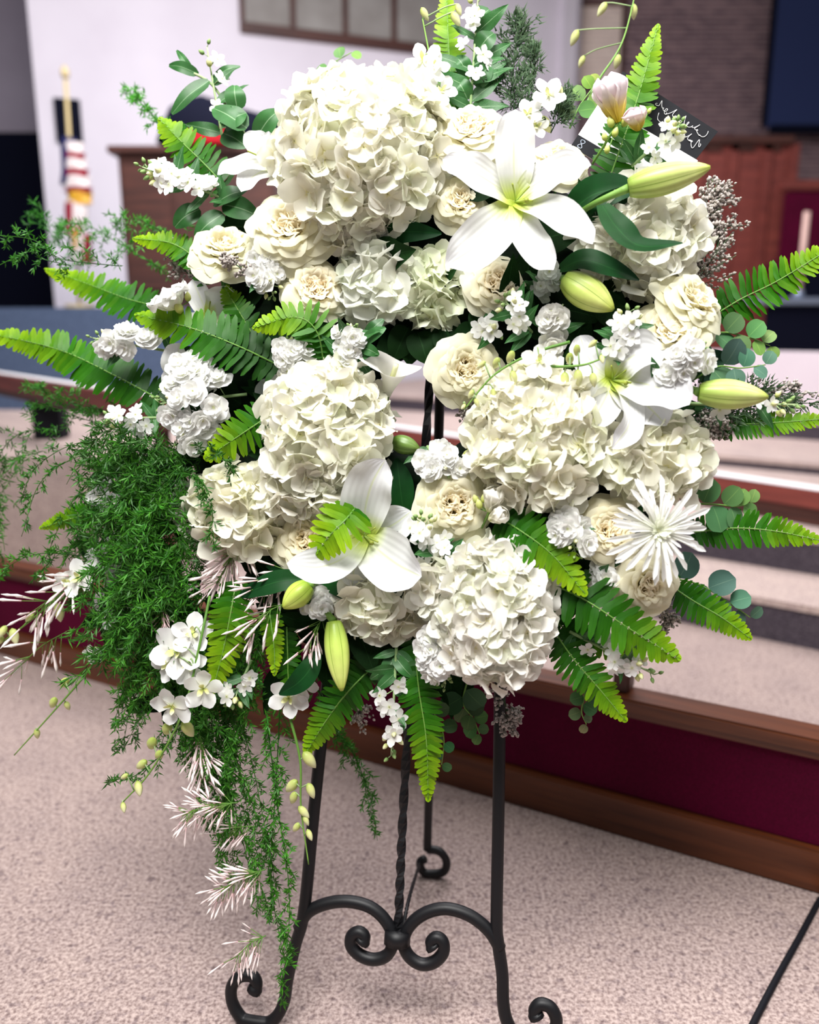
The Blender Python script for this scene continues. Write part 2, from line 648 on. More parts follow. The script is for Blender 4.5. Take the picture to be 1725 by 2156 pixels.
# far rail on the second step the reflection on its top built as a thin white strip
R2D = V((0.646, -0.763, 0)).normalized()
R2N = V((0.763, 0.646, 0)).normalized()
rb2 = hit_z(1725, 1112, z2)
R2 = Matrix((R2D, R2N, ZU)).transposed().to_4x4()
rail2 = thing('chancel_rail', 'dark wooden chancel rail on the carpeted steps further back', 'rail', rb2)
h2 = hit_plane(1725, 1036, rb2, R2N).z - z2
rbox('rail_body', -3.9, 1.5, 0.02, 0.06, 0, h2 - 0.07, M['darkwood'], 0.004, rail2, R2)
rbox('rail_cap', -3.9, 1.5, 0.0, 0.10, h2 - 0.075, h2, M['redwood'], 0.006, rail2, R2)
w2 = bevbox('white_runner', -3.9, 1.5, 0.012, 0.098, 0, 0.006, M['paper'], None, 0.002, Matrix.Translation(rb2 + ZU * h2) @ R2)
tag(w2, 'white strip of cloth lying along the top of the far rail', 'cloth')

# higher rail end at the far left with a thin white strip on it
ra3, rb3 = CAM + ray(-60, 780) * 5.05, CAM + ray(330, 840) * 3.09
zt3 = 0.82
ra3.z = rb3.z = 0
r3d = (rb3 - ra3).normalized()
r3n = V((-r3d.y, r3d.x, 0))
R3 = Matrix((r3d, r3n, ZU)).transposed().to_4x4()
L3 = (rb3 - ra3).length
rail3 = thing('side_rail', 'brown wooden rail end at the left edge behind the fern fronds', 'rail', ra3)
rbox('rail_cap', -0.3, L3, 0.0, 0.09, zt3 - 0.085, zt3, M['redwood'], 0.006, rail3, R3)
rbox('under_moulding', -0.3, L3, 0.012, 0.08, zt3 - 0.12, zt3 - 0.085, M['darkwood'], 0.004, rail3, R3)
for xx in (-0.25, L3 - 0.1):
    rbox('post', xx, xx + 0.05, 0.02, 0.07, 0.5 if xx < 0 else 0, zt3 - 0.12, M['darkwood'], 0.005, rail3, R3)
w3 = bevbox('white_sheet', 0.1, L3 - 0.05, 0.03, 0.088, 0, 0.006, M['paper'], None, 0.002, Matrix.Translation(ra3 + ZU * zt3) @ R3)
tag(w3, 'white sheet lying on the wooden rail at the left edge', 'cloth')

# black planter box beside the far rail on the left
b0 = hit_z(100, 926, 0.5)
pl = thing('black_box', 'small black box standing on the carpet at the left behind the fern', 'box', b0)
bevbox('box_body', -0.075, 0.075, 0, 0.12, 0, 0.2, M['black'], pl, 0.006)
bevbox('box_rim', -0.083, 0.083, -0.008, 0.128, 0.185, 0.205, M['black'], pl, 0.004)

# white wall with the window, running back to the right
WA = CAM + ray(112, 600) * 8.2
WB = CAM + ray(1200, 600) * 10.2
WA.z = WB.z = 0
wdv = (WB - WA).normalized()
wnv = V((wdv.y, -wdv.x, 0))           # towards the viewer
WM = Matrix((wdv, -wnv, ZU)).transposed().to_4x4()
Lw = (WB - WA).length


def wall_sz(px, py):
    p = hit_plane(px, py, WA, wnv)
    return (p - WA).dot(wdv), p.z


structure(obj('wall_left', mesh('wall_left', *box_data(0, Lw, 0, 0.3, 0, 5.2), smooth=False), M['wallwhite'], None, Matrix.Translation(WA) @ WM))
# pilaster at the wall's right end
structure(obj('trim_1', mesh('trim_1', *box_data(Lw - 0.28, Lw - 0.1, -0.09, 0, 0, 5.2), smooth=False), M['wallwhite'], None, Matrix.Translation(WA) @ WM))

win = thing('window_1', None, None, WA)
win['kind'] = 'structure'
sx0, zb0 = wall_sz(505, 70)
sx1, _ = wall_sz(938, 118)
zt0 = zb0 + 1.25


def wbox(name, x0, x1, y0, y1, za, zb_, mat, bev=0.008):
    return bevbox(name, x0, x1, y0, y1, za, zb_, mat, win, bev, WM)


fw = 0.10
wbox('bottom_rail', sx0, sx1, -0.06, 0.02, zb0, zb0 + fw, M['darkwood'])
wbox('top_rail', sx0, sx1, -0.06, 0.02, zt0 - fw, zt0, M['darkwood'])
wbox('stile', sx0, sx0 + 0.05, -0.055, 0.02, zb0 + fw, zt0 - fw, M['darkwood'])
wbox('stile', sx1 - 0.05, sx1, -0.055, 0.02, zb0 + fw, zt0 - fw, M['darkwood'])
prev = sx0 + 0.05
for px in (617, 726, 828, 938):
    s_, _ = wall_sz(px, 90)
    e = min(s_, sx1 - 0.05)
    if px != 938:
        wbox('mullion', s_ - 0.028, s_ + 0.028, -0.05, 0.02, zb0 + fw, zt0 - fw, M['darkwood'])
        e = s_ - 0.028
    wbox('pane', prev, e, -0.02, -0.005, zb0 + fw, zt0 - fw, M['pane'], 0)
    prev = s_ + 0.028

# grey wall at the far left with the dark doorway
YB = 10.0


def ybox(name, px0, py0, px1, py1, y, th, mat, parent=None, bev=0.0, kind=None, zb=None):
    a = hit_y(px0, (py0 + py1) / 2, y)
    b = hit_y(px1, (py0 + py1) / 2, y)
    zt = hit_y((px0 + px1) / 2, py0, y).z
    zb_ = hit_y((px0 + px1) / 2, py1, y).z
    if zb is not None:
        zb_ = zb
    off = parent.location if parent is not None else V((0, 0, 0))
    o = bevbox(name, a.x - off.x, b.x - off.x, y - off.y, y + th - off.y, zb_ - off.z, zt - off.z, mat, parent, bev)
    if kind:
        o['kind'] = kind
    return o


wl = hit_y(130, 600, YB)
structure(obj('wall_back', mesh('wall_back', *box_data(-7, wl.x, YB, YB + 0.2, 0, 5.2), smooth=False), M['wallgrey']))
dr = thing('door_1', None, None, hit_y(50, 662, YB - 0.03))
dr['kind'] = 'structure'
ybox('door_leaf', -60, 278, 104, 660, YB - 0.05, 0.05, M['navy'], dr, 0.01)
ybox('door_frame', 104, 275, 122, 662, YB - 0.07, 0.07, M['wallwhite'], dr, 0.01)
# dark notice board on the white wall
s0, z0_ = wall_sz(120, 300)
s1, z1_ = wall_sz(168, 212)
nb = bevbox('notice_board', s0, s1, -0.05, -0.004, z0_, z1_, M['navy'], None, 0.006, Matrix.Translation(WA) @ WM)
tag(nb, 'narrow dark navy board on the wall behind the flagpole', 'board')
# raised blue-grey floor along that wall
zf = hit_y(50, 662, YB).z
p_ = hit_z(50, 780, zf)
structure(obj('floor_platform', mesh('floor_platform', *box_data(-9, -0.5, 5.9, YB, 0, zf), smooth=False), M['bluegrey']))

structure(obj('floor_landing', mesh('floor_landing', *box_data(-9, -0.75, 3.75, 5.9, 0, 0.5), smooth=False), M['step']))

# flag on its pole
YF = 7.2
fl0 = hit_y(172, 700, YF)
fl0.z = zf
fl0.x = hit_y(172, 690, YF).x
flag = thing('flag', 'furled striped flag with gold fringe on a pole by the dark door', 'flag', fl0)
a, b = hit_y(172, 690, YF), hit_y(138, 168, YF)
tube('pole', [V((a.x, YF, zf)), b], 0.016, M['brass'], flag, sides=10)
vs, fs, ts, ss = spindle_data(b, b + ZU * 0.11, 0.035, 10, 8)
obj('finial', mesh('finial', [v - fl0 for v in vs], fs, ts), M['brass'], flag)
obj('base', mesh('base', *tube_data([V((a.x, YF, zf)) - fl0, V((a.x, YF, zf + 0.05)) - fl0], 0.12, 16)[:2]), M['brass'], flag)


def flagpiece(name, y0, y1, xw, mat, xo=0.0, seed=0):
    """a piece of the gathered cloth between two pixel rows"""
    n, c = 8, 14
    vs, fs = [], []
    for i in range(n + 1):
        py = y0 + (y1 - y0) * i / n
        pc = hit_y(140 + (py - 170) * 0.062 + xo, py, YF - 0.03)
        w = xw * 0.0054 * (1 + 0.1 * sin(i))
        for j in range(c):
            ph = 2 * pi * j / c
            rr = 1 + 0.25 * sin(3 * ph + i * 0.35 + seed)
            vs.append(pc + V((cos(ph) * w * rr, sin(ph) * 0.05 * rr, 0)) - fl0)
    for i in range(n):
        for j in range(c):
            j2 = (j + 1) % c
            fs.append((i * c + j, i * c + j2, (i + 1) * c + j2, (i + 1) * c + j))
    return obj(name, mesh(name, vs, fs), mat, flag)


flagpiece('canton', 290, 390, 11, M['flagblue'], -6)
y = 300
for i, (mt, hgt) in enumerate((('flagwhite', 22), ('flagred', 12), ('flagwhite', 22), ('flagred', 14), ('flagwhite', 24), ('flagred', 10))):
    flagpiece('stripe', y, y + hgt, 13 + i, M[mt], 4 + i)
    y += hgt
flagpiece('fringe', y, y + 26, 17, M['gold'], 10)
flagpiece('stripe', y + 24, y + 90, 14, M['flagred'], 0, 1)
flagpiece('stripe', y + 20, y + 150, 13, M['flagwhite'], 6, 2)
flagpiece('stripe', y + 90, y + 150, 12, M['flagred'], 16, 3)
flagpiece('fringe', y + 80, y + 120, 8, M['gold'], 5, 1)

# wooden cabinet at the left behind the flowers
YC = 6.4
cb = thing('wooden_cabinet', 'brown wooden cabinet against the white wall behind the upper left flowers', 'cabinet', V((hit_y(330, 640, YC).x, YC, 0)))
a = hit_y(238, 318, YC)
x0c, x1c = a.x - cb.location.x, hit_y(585, 300, YC).x - cb.location.x
cb.location.z = zf
zt = a.z - zf
bevbox('carcass', x0c + 0.03, x1c - 0.03, 0.0, 0.6, 0.08, zt - 0.02, M['darkwood'], cb, 0.01)
bevbox('plinth', x0c + 0.05, x1c - 0.05, 0.02, 0.58, 0.0, 0.08, M['darkwood'], cb, 0.006)
bevbox('top_board', x0c - 0.03, x1c + 0.03, -0.05, 0.63, zt - 0.02, zt + 0.03, M['darkwood'], cb, 0.008)
wd_ = (x1c - x0c - 0.1) / 3
for i in range(3):
    bevbox('front_panel', x0c + 0.06 + i * wd_, x0c + 0.04 + (i + 1) * wd_, -0.018, 0.004, 0.14, zt - 0.09, M['darkwood'], cb, 0.008)

# rounded black upholstered shape with a red base on the cabinet
YK = 6.35
bk0 = hit_y(450, 318, YK)
bk0.z = a.z + 0.03
bk = thing('black_cushion', 'rounded black shape with a red lower part behind the upper left flowers', 'cushion', bk0)
prof = [(325, 318), (335, 262), (352, 222), (385, 202), (420, 196), (450, 206), (500, 222), (545, 235), (585, 232), (602, 262), (604, 318)]
out = [hit_y(x, yy, YK) for x, yy in prof]
n = len(out)
vs = []
for dy, shr in ((0.0, 0.94), (0.05, 1.0), (0.22, 1.0), (0.27, 0.94)):
    for p in out:
        q = V((bk0.x + (p.x - bk0.x) * shr, YK + dy, bk0.z + max(0.03, (p.z - bk0.z)) * shr))
        vs.append(q - bk0)
fs = []
for r in range(3):
    for i in range(n - 1):
        fs.append((r * n + i, r * n + i + 1, (r + 1) * n + i + 1, (r + 1) * n + i))
fs += [tuple(range(n))[::-1], tuple(range(3 * n, 4 * n))]
for r in range(3):
    fs.append((r * n, (r + 1) * n, (r + 1) * n + n - 1, r * n + n - 1))
obj('black_cover', mesh('black_cover', vs, fs), M['navy'], bk)
w_ = hit_y(400, 330, YK).x - bk0.x
w2_ = hit_y(505, 330, YK).x - bk0.x
bevbox('red_base', w_, w2_, -0.045, 0.0, 0.0, 0.10, M['redcloth'], bk, 0.012)

# brick wall on the right with the cream panel, screen and wood panelling
YW = 10.8
bw = obj('wall_right', mesh('wall_right', *box_data(hit_y(1200, 600, YW).x, 8, 0, 0.3, 0, 5.2), smooth=False), M['brick'], None, Matrix.Translation((0, YW, 0)))
structure(bw)
cp = thing('brick_recess', 'pale cream brick patch framed by dark brick, top right behind lily sprays', 'panel', hit_y(1262, 178, YW - 0.04))
o = ybox('cream_panel', 1222, 12, 1308, 178, YW - 0.05, 0.05, M['creambrick'], cp, 0.0)
ybox('frame_bar', 1216, 178, 1312, 186, YW - 0.07, 0.07, M['darkwood'], cp, 0.004)
ybox('frame_bar', 1308, -10, 1316, 186, YW - 0.07, 0.07, M['darkwood'], cp, 0.004)
ybox('frame_bar', 1216, 0, 1312, 12, YW - 0.07, 0.07, M['darkwood'], cp, 0.004)

sc = thing('projection_screen', 'large dark blue screen on the brick wall at upper right', 'screen', hit_y(1690, 272, YW - 0.3))
ybox('screen_panel', 1630, -120, 1990, 268, YW - 0.3, 0.04, M['screen'], sc, 0.0)
ybox('screen_border', 1624, 262, 1990, 280, YW - 0.32, 0.07, M['navy'], sc, 0.005)
ybox('screen_border', 1624, -120, 1632, 264, YW - 0.32, 0.07, M['navy'], sc, 0.005)

YP = 8.6
pn = thing('wooden_panelling', 'tall red-brown wooden panelled screen below the brick wall', 'panel', V((hit_y(1560, 720, YP).x, YP, z4)))
ybox('back_board', 1440, 300, 1662, 750, YP, 0.05, M['redwood'], pn, 0.0, zb=z4)
ybox('cornice', 1430, 284, 1676, 302, YP - 0.08, 0.16, M['darkwood'], pn, 0.01)
for xx in (1452, 1520, 1590, 1645):
    ybox('stile', xx, 302, xx + 20, 750, YP - 0.03, 0.03, M['redwood'], pn, 0.006, zb=z4)
for x0, x1 in ((1472, 1520), (1540, 1590), (1610, 1645)):
    ybox('inset_panel', x0 + 5, 325, x1 - 5, 700, YP - 0.012, 0.012, M['redwood'], pn, 0.004)
    ybox('rail', x0, 302, x1, 318, YP - 0.03, 0.03, M['darkwood'], pn, 0.004)

YQ = 8.2
ch = thing('burgundy_chair', 'dark burgundy high-backed chair with brown wooden top at the right edge', 'chair', V((hit_y(1700, 700, YQ).x, YQ, z4)))
ybox('backrest', 1650, 398, 1760, 560, YQ, 0.08, M['burgundy'], ch, 0.03)
ybox('crest_rail', 1646, 378, 1766, 400, YQ - 0.02, 0.11, M['redwood'], ch, 0.015)
ybox('seat', 1648, 545, 1764, 575, YQ - 0.35, 0.42, M['burgundy'], ch, 0.03)
for xx in (1650, 1752):
    ybox('leg', xx, 560, xx + 10, 750, YQ, 0.06, M['darkwood'], ch, 0.008, zb=z4)
    ybox('leg', xx, 570, xx + 10, 750, YQ - 0.35, 0.05, M['darkwood'], ch, 0.008, zb=z4)

YN = 6.9
nbx = thing('navy_bench', 'long dark navy bench with a pale metal edge at the right', 'bench', V((hit_y(1690, 730, YN).x, YN, z4)))
ybox('front_panel', 1612, 640, 1990, 750, YN, 0.05, M['navy'], nbx, 0.01, zb=z4)
ybox('seat_top', 1600, 626, 1990, 642, YN - 0.05, 0.4, M['silver'], nbx, 0.01)
ybox('back_panel', 1640, 560, 1990, 630, YN + 0.3, 0.05, M['navy'], nbx, 0.02, zb=z4)
cn = thing('candle', 'tall pale candle standing on the bench at the right edge', 'candle', hit_y(1688, 626, YN + 0.1))
a, b = hit_y(1682, 622, YN + 0.1), hit_y(1692, 446, YN + 0.1)
a.z = hit_y(1700, 626, YN - 0.05).z + 0.006
tube('wax', [V((a.x, a.y, a.z + 0.05)), V((a.x, a.y, b.z))], 0.026, M['candle'], cn, sides=12)
tube('holder', [V((a.x, a.y, a.z - 0.005)), V((a.x, a.y, a.z + 0.06))], lambda t: 0.055 - 0.02 * t, M['silver'], cn, sides=12)
tube('wick', [V((a.x, a.y, b.z)), V((a.x, a.y, b.z + 0.02))], 0.003, M['black'], cn, sides=5)

# thin black cable on the near carpet
cp_ = [hit_z(x, y, 0.006) for x, y in ((1728, 1892), (1714, 1917), (1683, 1975), (1640, 2052), (1586, 2156), (1540, 2260))]
vs, fs, ts = tube_data(cat(cp_, 20), 0.0055, 8)
cb_ = obj('black_cable', mesh('black_cable', vs, fs, ts), M['black'])
tag(cb_, 'thin black cable lying straight across the carpet at lower right', 'cable')

# ------------------------------------------------------------------ easel
ez = thing('easel', 'black wrought iron easel with scrolled feet holding the wreath', 'easel', E0)


def epts(px, h=0.0, n=24):
    return cat([P(x, y, h) for x, y in px], n)


RL = 0.0098


def scroll(name, px, n=46, r=RL, h=0.0):
    pts = epts(px, h, n)
    for p in pts:
        p.z = max(p.z, r * 0.9)
    return tube(name, pts, lambda t: r * (1.0 if t < 0.96 else 1.25), M['iron'], ez, sides=10)


lf = [(785, 500), (722, 1115), (690, 1430), (662, 1700), (641, 1915), (622, 1990), (606, 2060), (598, 2110), (578, 2145), (545, 2158), (512, 2146), (490, 2112), (488, 2078), (506, 2056), (531, 2055), (541, 2072), (534, 2088)]
rt = [(1040, 500), (1052, 1115), (1053, 1430), (1050, 1700), (1046, 1930), (1049, 1985), (1058, 2050), (1060, 2110), (1068, 2150), (1090, 2186), (1128, 2197), (1160, 2180), (1172, 2150), (1160, 2122), (1138, 2114), (1126, 2128), (1131, 2143)]
scroll('front_leg', lf, 90)
scroll('front_leg', rt, 90)
scroll('scroll_bar', [(628, 1955), (650, 1920), (690, 1902), (735, 1898), (780, 1910), (812, 1938), (828, 1975), (818, 2008), (790, 2020), (760, 2012), (740, 1992), (740, 1972), (755, 1962), (768, 1972), (762, 1984)], 60)
scroll('scroll_bar', [(1054, 1998), (1030, 1960), (990, 1928), (940, 1913), (895, 1923), (862, 1950), (850, 1985), (862, 2014), (888, 2030), (915, 2025), (934, 2004), (932, 1982), (918, 1974), (908, 1984), (914, 1996)], 60)
tube('collar', [P(838, 1958, 0.001), P(836, 1986, 0.001)], 0.021, M['iron'], ez, sides=12)
tube('twisted_rod', cat([P(838, 1962), P(855, 1600), P(908, 760), P(922, 520)], 90), 0.0075, M['iron'], ez, sides=4, twist=0.4, smooth=False)
foot = hit_z(916, 1848, 0.0)
top = P(935, 520, -0.005)
ft = V((hit_plane(900, 1788, foot, EB)))
bl = [top, top.lerp(ft, 0.5), top.lerp(ft, 0.9), ft]
tube('back_leg', cat(bl, 30), 0.0085, M['iron'], ez, sides=10)
bs = [hit_plane(x, y, foot, EB) for x, y in ((900, 1788), (925, 1792), (940, 1812), (936, 1834), (914, 1844), (892, 1836), (884, 1816), (896, 1808))]
for p in bs:
    p.z = max(p.z, 0.009)
tube('foot_scroll', cat(bs, 30), 0.0085, M['iron'], ez, sides=8)
tube('chain', cat([bs[6], P(862, 1890, -0.08), P(846, 1968)], 40), lambda t: 0.0022 + 0.0014 * abs(sin(t * 70)), M['iron'], ez, sides=6)
# ledge the wreath stands on
la, lb = P(676, 1250, 0.0), P(1060, 1250, 0.0)
tube('ledge', cat([la, P(700, 1250, 0.03), P(1035, 1250, 0.03), lb], 20), 0.008, M['iron'], ez, sides=8)
# ------------------------------------------------------------------ wreath base
rnd = random.Random(7)
RC = (905, 855)                     # ring centre in the photograph
wb = thing('wreath_base', 'dark foam wreath ring covered in dark green leaves, resting on the easel', 'wreath', P(RC[0], RC[1], 0.05))


def ring_pt(a, rr=332.0, h=0.06):
    return P(RC[0] + cos(a) * rr * 1.02, RC[1] - sin(a) * rr, h)


vs, fs = [], []
nu, nv = 64, 12
for i in range(nu):
    a = 2 * pi * i / nu
    c = ring_pt(a, 312, 0.05)
    rd_ = (ring_pt(a, 360, 0.05) - c).normalized()
    for j in range(nv):
        b = 2 * pi * j / nv
        vs.append(c + rd_ * (cos(b) * 0.155) + EN * (sin(b) * 0.042) - wb.location)
for i in range(nu):
    for j in range(nv):
        i2, j2 = (i + 1) % nu, (j + 1) % nv
        fs.append((i * nv + j, i2 * nv + j, i2 * nv + j2, i * nv + j2))
obj('foam_ring', mesh('foam_ring', vs, fs), M['foam'], wb)


def leaf_mesh(name, wid=0.36, tipp=1.0, nl=8, nc=4, fold=0.25, bend=0.15, ruffle=0.1, freq=1.5):
    """unit leaf along +X facing +Z"""
    sp = [V((t, 0, -bend * t * t)) for t in [i / nl for i in range(nl + 1)]]
    w = lambda t: wid * (sin(pi * min(1, t ** 0.75 * 0.97 + 0.03)) ** 0.85 * (1 - 0.25 * t) + 0.012)
    d = blade_data(sp, V((0, 0, 1)), w, nc=nc, fold=fold, ruffle=ruffle, freq=freq)
    return mesh(name, *d)


LEAF = [leaf_mesh('leaf', 0.30, fold=0.22), leaf_mesh('leaf', 0.36, bend=0.3, ruffle=0.25), leaf_mesh('leaf', 0.24, bend=-0.1)]


def axes(x, n):
    """3x3 with local X along x, local Z close to n"""
    x = x.normalized()
    y = n.cross(x)
    y = y.normalized() if y.length > 1e-6 else x.orthogonal().normalized()
    z = x.cross(y)
    return Matrix((x, y, z)).transposed()


for me in LEAF:
    pass
DLEAF = [m.copy() for m in LEAF]
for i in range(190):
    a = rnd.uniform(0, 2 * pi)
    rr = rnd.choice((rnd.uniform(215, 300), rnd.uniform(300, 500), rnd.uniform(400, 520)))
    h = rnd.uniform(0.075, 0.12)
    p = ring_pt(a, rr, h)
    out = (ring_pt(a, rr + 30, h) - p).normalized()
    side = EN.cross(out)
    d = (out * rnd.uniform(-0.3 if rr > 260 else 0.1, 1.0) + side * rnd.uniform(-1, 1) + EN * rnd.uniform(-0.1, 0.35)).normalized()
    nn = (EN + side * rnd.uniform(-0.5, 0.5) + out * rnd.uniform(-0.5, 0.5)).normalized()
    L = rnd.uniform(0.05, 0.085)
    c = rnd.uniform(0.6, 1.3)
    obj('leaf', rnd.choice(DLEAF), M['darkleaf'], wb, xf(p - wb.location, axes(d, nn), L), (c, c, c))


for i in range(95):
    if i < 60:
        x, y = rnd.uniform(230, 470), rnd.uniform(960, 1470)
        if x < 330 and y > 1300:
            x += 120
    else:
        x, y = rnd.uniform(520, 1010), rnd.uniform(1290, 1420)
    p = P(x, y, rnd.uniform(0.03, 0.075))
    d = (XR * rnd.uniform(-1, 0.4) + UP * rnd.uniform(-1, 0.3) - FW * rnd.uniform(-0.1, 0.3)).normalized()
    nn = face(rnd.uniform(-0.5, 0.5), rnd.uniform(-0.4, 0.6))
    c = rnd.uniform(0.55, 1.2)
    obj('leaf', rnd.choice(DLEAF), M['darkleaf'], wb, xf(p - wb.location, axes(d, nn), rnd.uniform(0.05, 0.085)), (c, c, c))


def stem_back(root, p, d, L=0.09, r=0.003, mat='stem'):
    """stem running from the flower back into the wreath"""
    tube('stem', cat([p, p - d * L * 0.5, p - d * L * 0.6 + FW * L * 0.5], 8), r, M[mat], root, sides=6)


# ------------------------------------------------------------------ hydrangeas
def floret_mesh(seed, npet=4, wid=0.56, cup=0.18, rip=0.06, name='floret', layers=1, nv=6, nc=6, gap=0.04, lay_scale=0.68):
    r = random.Random(seed)
    parts = []
    for L in range(layers):
        sc = lay_scale ** L
        lift = 0.14 * L
        for k in range(npet):
            a = 2 * pi * (k + 0.5 * L) / npet + r.uniform(-0.15, 0.15)
            l = sc * r.uniform(0.9, 1.12)
            d = V((cos(a), sin(a), 0))
            up = cup * r.uniform(0.5, 1.5) + 0.35 * L
            sp = [d * (gap + (l - gap) * t) + V((0, 0, lift + up * l * t * t - 0.05 * sin(pi * t))) for t in [i / nv for i in range(nv + 1)]]
            w = (lambda t, l=l: l * wid * (min(1, (t + 0.06) * 1.7) ** 0.8) * sqrt(max(0.02, 1 - max(0, (t - 0.45) / 0.56) ** 2.4)))
            parts.append(blade_data(sp, V((0, 0, 1)), w, nc=nc, cup=r.uniform(-0.15, 0.25), ruffle=rip / wid * r.uniform(0.6, 1.6), freq=r.uniform(0.8, 1.6), ph=r.uniform(0, 6)))
    return mesh(name, *join(parts))


FLORET = [floret_mesh(100 + i, cup=0.16 + 0.14 * (i % 3), rip=0.13) for i in range(6)]
CORE = mesh('flower_core', *spindle_data(V((0, 0, -1)), V((0, 0, 1)), 1.0, 14, 10, prof=lambda t: sqrt(max(0.0, 1 - (2 * t - 1) ** 2)))[:3])


def hydrangea(label, cx, cy, rx, ry, h, col=(1, 1, 1), fpx=30, seed=0, tilt=(0, 0), bulge=0.75, group='white hydrangea heads in the wreath', rot=0.0, den=1.75):
    r = random.Random(seed + cx)
    c = P(cx, cy, h)
    s = S(cx, cy, h)
    root = thing('hydrangea', label, 'hydrangea', c, group)
    f = face(*tilt)
    fr = frame(f, XR, rot)
    RX, RY = rx * s * 0.92, ry * s * 0.92
    RZ = bulge * min(RX, RY)
    fl = fpx * s * 1.28
    core = obj('flower_core', CORE, M['smallbud'], root, xf(V((0, 0, 0)) - f * RZ * 0.1, fr, (RX * 0.78, RY * 0.78, RZ * 0.72)))
    n = int(den * 2.5 * pi * (RX * RY + RZ * (RX + RY) * 0.35) / ((fl * 1.12) ** 2))
    n = min(n, 290)
    ga = pi * (3 - sqrt(5))
    for i in range(n):
        z = 1 - 1.32 * (i + 0.5) / n
        rad = sqrt(max(0, 1 - z * z))
        a = ga * i + r.uniform(-0.2, 0.2)
        u = V((cos(a) * rad, sin(a) * rad, z))
        k = r.uniform(0.84, 1.06) * (1 + 0.07 * sin(5 * u.x + seed) * sin(4 * u.y + 2 * seed))
        p = fr @ V((u.x * RX * k, u.y * RY * k, u.z * RZ * k))
        nn = fr @ V((u.x / RX, u.y / RY, u.z / RZ)).normalized()
        nn = (nn + V((r.uniform(-1, 1), r.uniform(-1, 1), r.uniform(-1, 1))) * 0.62).normalized()
        b = r.uniform(0.96, 1.0)
        g = r.uniform(0, 1) ** 3 * 0.05
        obj('floret', FLORET[r.randrange(6)], M['hydrangea'], root,
            xf(p, frame(nn, XR, r.uniform(0, 6.28)), fl * r.uniform(0.72, 1.2)), (col[0] * b * (1 - g), col[1] * b * 0.99, col[2] * b * 0.985 * (1 - 2.2 * g)))
    stem_back(root, c - f * RZ * 0.5, f, 0.10, 0.005)
    return root


hydrangea('largest white hydrangea cluster at the top of the wreath', 768, 322, 186, 184, 0.13, (1, 0.995, 0.95), 31, 1, (-0.05, 0.25))
hydrangea('small white hydrangea tuft hanging below the largest top cluster', 745, 470, 78, 72, 0.12, (0.97, 0.97, 0.95), 29, 2, (0, -0.4))
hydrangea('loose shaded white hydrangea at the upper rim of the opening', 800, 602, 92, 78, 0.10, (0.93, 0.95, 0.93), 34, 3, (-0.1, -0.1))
hydrangea('small greenish white hydrangea to the right of the shaded one above the opening', 912, 612, 62, 76, 0.09, (0.88, 0.92, 0.80), 30, 4, (0.2, -0.1))
hydrangea('tall white hydrangea on the left side of the opening', 688, 905, 132, 150, 0.14, (1, 0.995, 0.955), 31, 5, (0.05, 0.1))
hydrangea('rounded white hydrangea joined to the lower edge of the tall left one', 640, 1020, 88, 74, 0.14, (0.99, 0.985, 0.955), 30, 17, (-0.1, 0.0))
hydrangea('creamy hydrangea at lower left beside the asparagus fern', 508, 1072, 98, 92, 0.13, (0.98, 0.97, 0.89), 32, 6, (-0.1, 0.0))
hydrangea('half hidden pale hydrangea behind the asparagus fern at lower left', 418, 1085, 48, 56, 0.09, (0.90, 0.93, 0.88), 28, 7, (-0.3, 0))
hydrangea('large cream hydrangea on the right side of the opening', 1130, 920, 138, 152, 0.14, (1, 0.99, 0.93), 32, 8, (0, 0.1))
hydrangea('cream hydrangea beneath the right-hand lily', 1378, 962, 106, 96, 0.12, (0.99, 0.985, 0.92), 33, 9, (0.1, 0))
hydrangea('white hydrangea at upper right behind the twisted dark leaf', 1352, 506, 128, 118, 0.09, (1, 1, 0.97), 34, 10, (0.1, 0.1))
hydrangea('big white hydrangea at the bottom of the wreath', 1042, 1285, 124, 156, 0.15, (0.99, 0.985, 0.98), 29, 11, (0.05, 0.05))
hydrangea('cream hydrangea below the lower lily at the bottom', 802, 1268, 96, 68, 0.12, (0.97, 0.965, 0.91), 30, 12, (0, -0.2))
hydrangea('little hydrangea bunch left of the big bottom one', 930, 1230, 52, 62, 0.15, (0.98, 0.98, 0.96), 30, 13, (-0.1, 0.1))


# ------------------------------------------------------------------ roses
def rose_petal(r_out, z0, z1, half, curl, ruf, seed, r_in=0.10):
    r = random.Random(seed)
    nu, nv = 10, 7
    vs, fs, ts, ss = [], [], [], []
    p1, p2 = r.uniform(0, 6), r.uniform(0, 6)
    for j in range(nv + 1):
        v = j / nv
        w = half * (0.45 + 0.55 * sin(pi * min(1, 0.12 + 0.62 * v)))
        for i in range(nu + 1):
            u = -1 + 2 * i / nu
            vv = v * (1 - 0.13 * abs(u) ** 3)
            rr = r_in + (r_out - r_in) * (vv ** 0.75) + curl * max(0, vv - 0.6) ** 2 * 1.6
            zz = z0 + (z1 - z0) * sin(vv * pi / 2) ** 1.1 - curl * max(0, vv - 0.62) ** 2 * 2.2
            rr += ruf * v * v * sin(3.2 * u + p1) + ruf * 0.5 * v * sin(7 * u + p2)
            zz += ruf * 0.7 * v * sin(4.1 * u + p2)
            a = u * w
            vs.append(V((cos(a) * rr, sin(a) * rr, zz)))
            ts.append(v)
            ss.append(abs(u))
    for j in range(nv):
        for i in range(nu):
            a = j * (nu + 1) + i
            fs.append((a, a + 1, a + nu + 2, a + nu + 1))
    return mesh('petal', vs, fs, ts, ss)


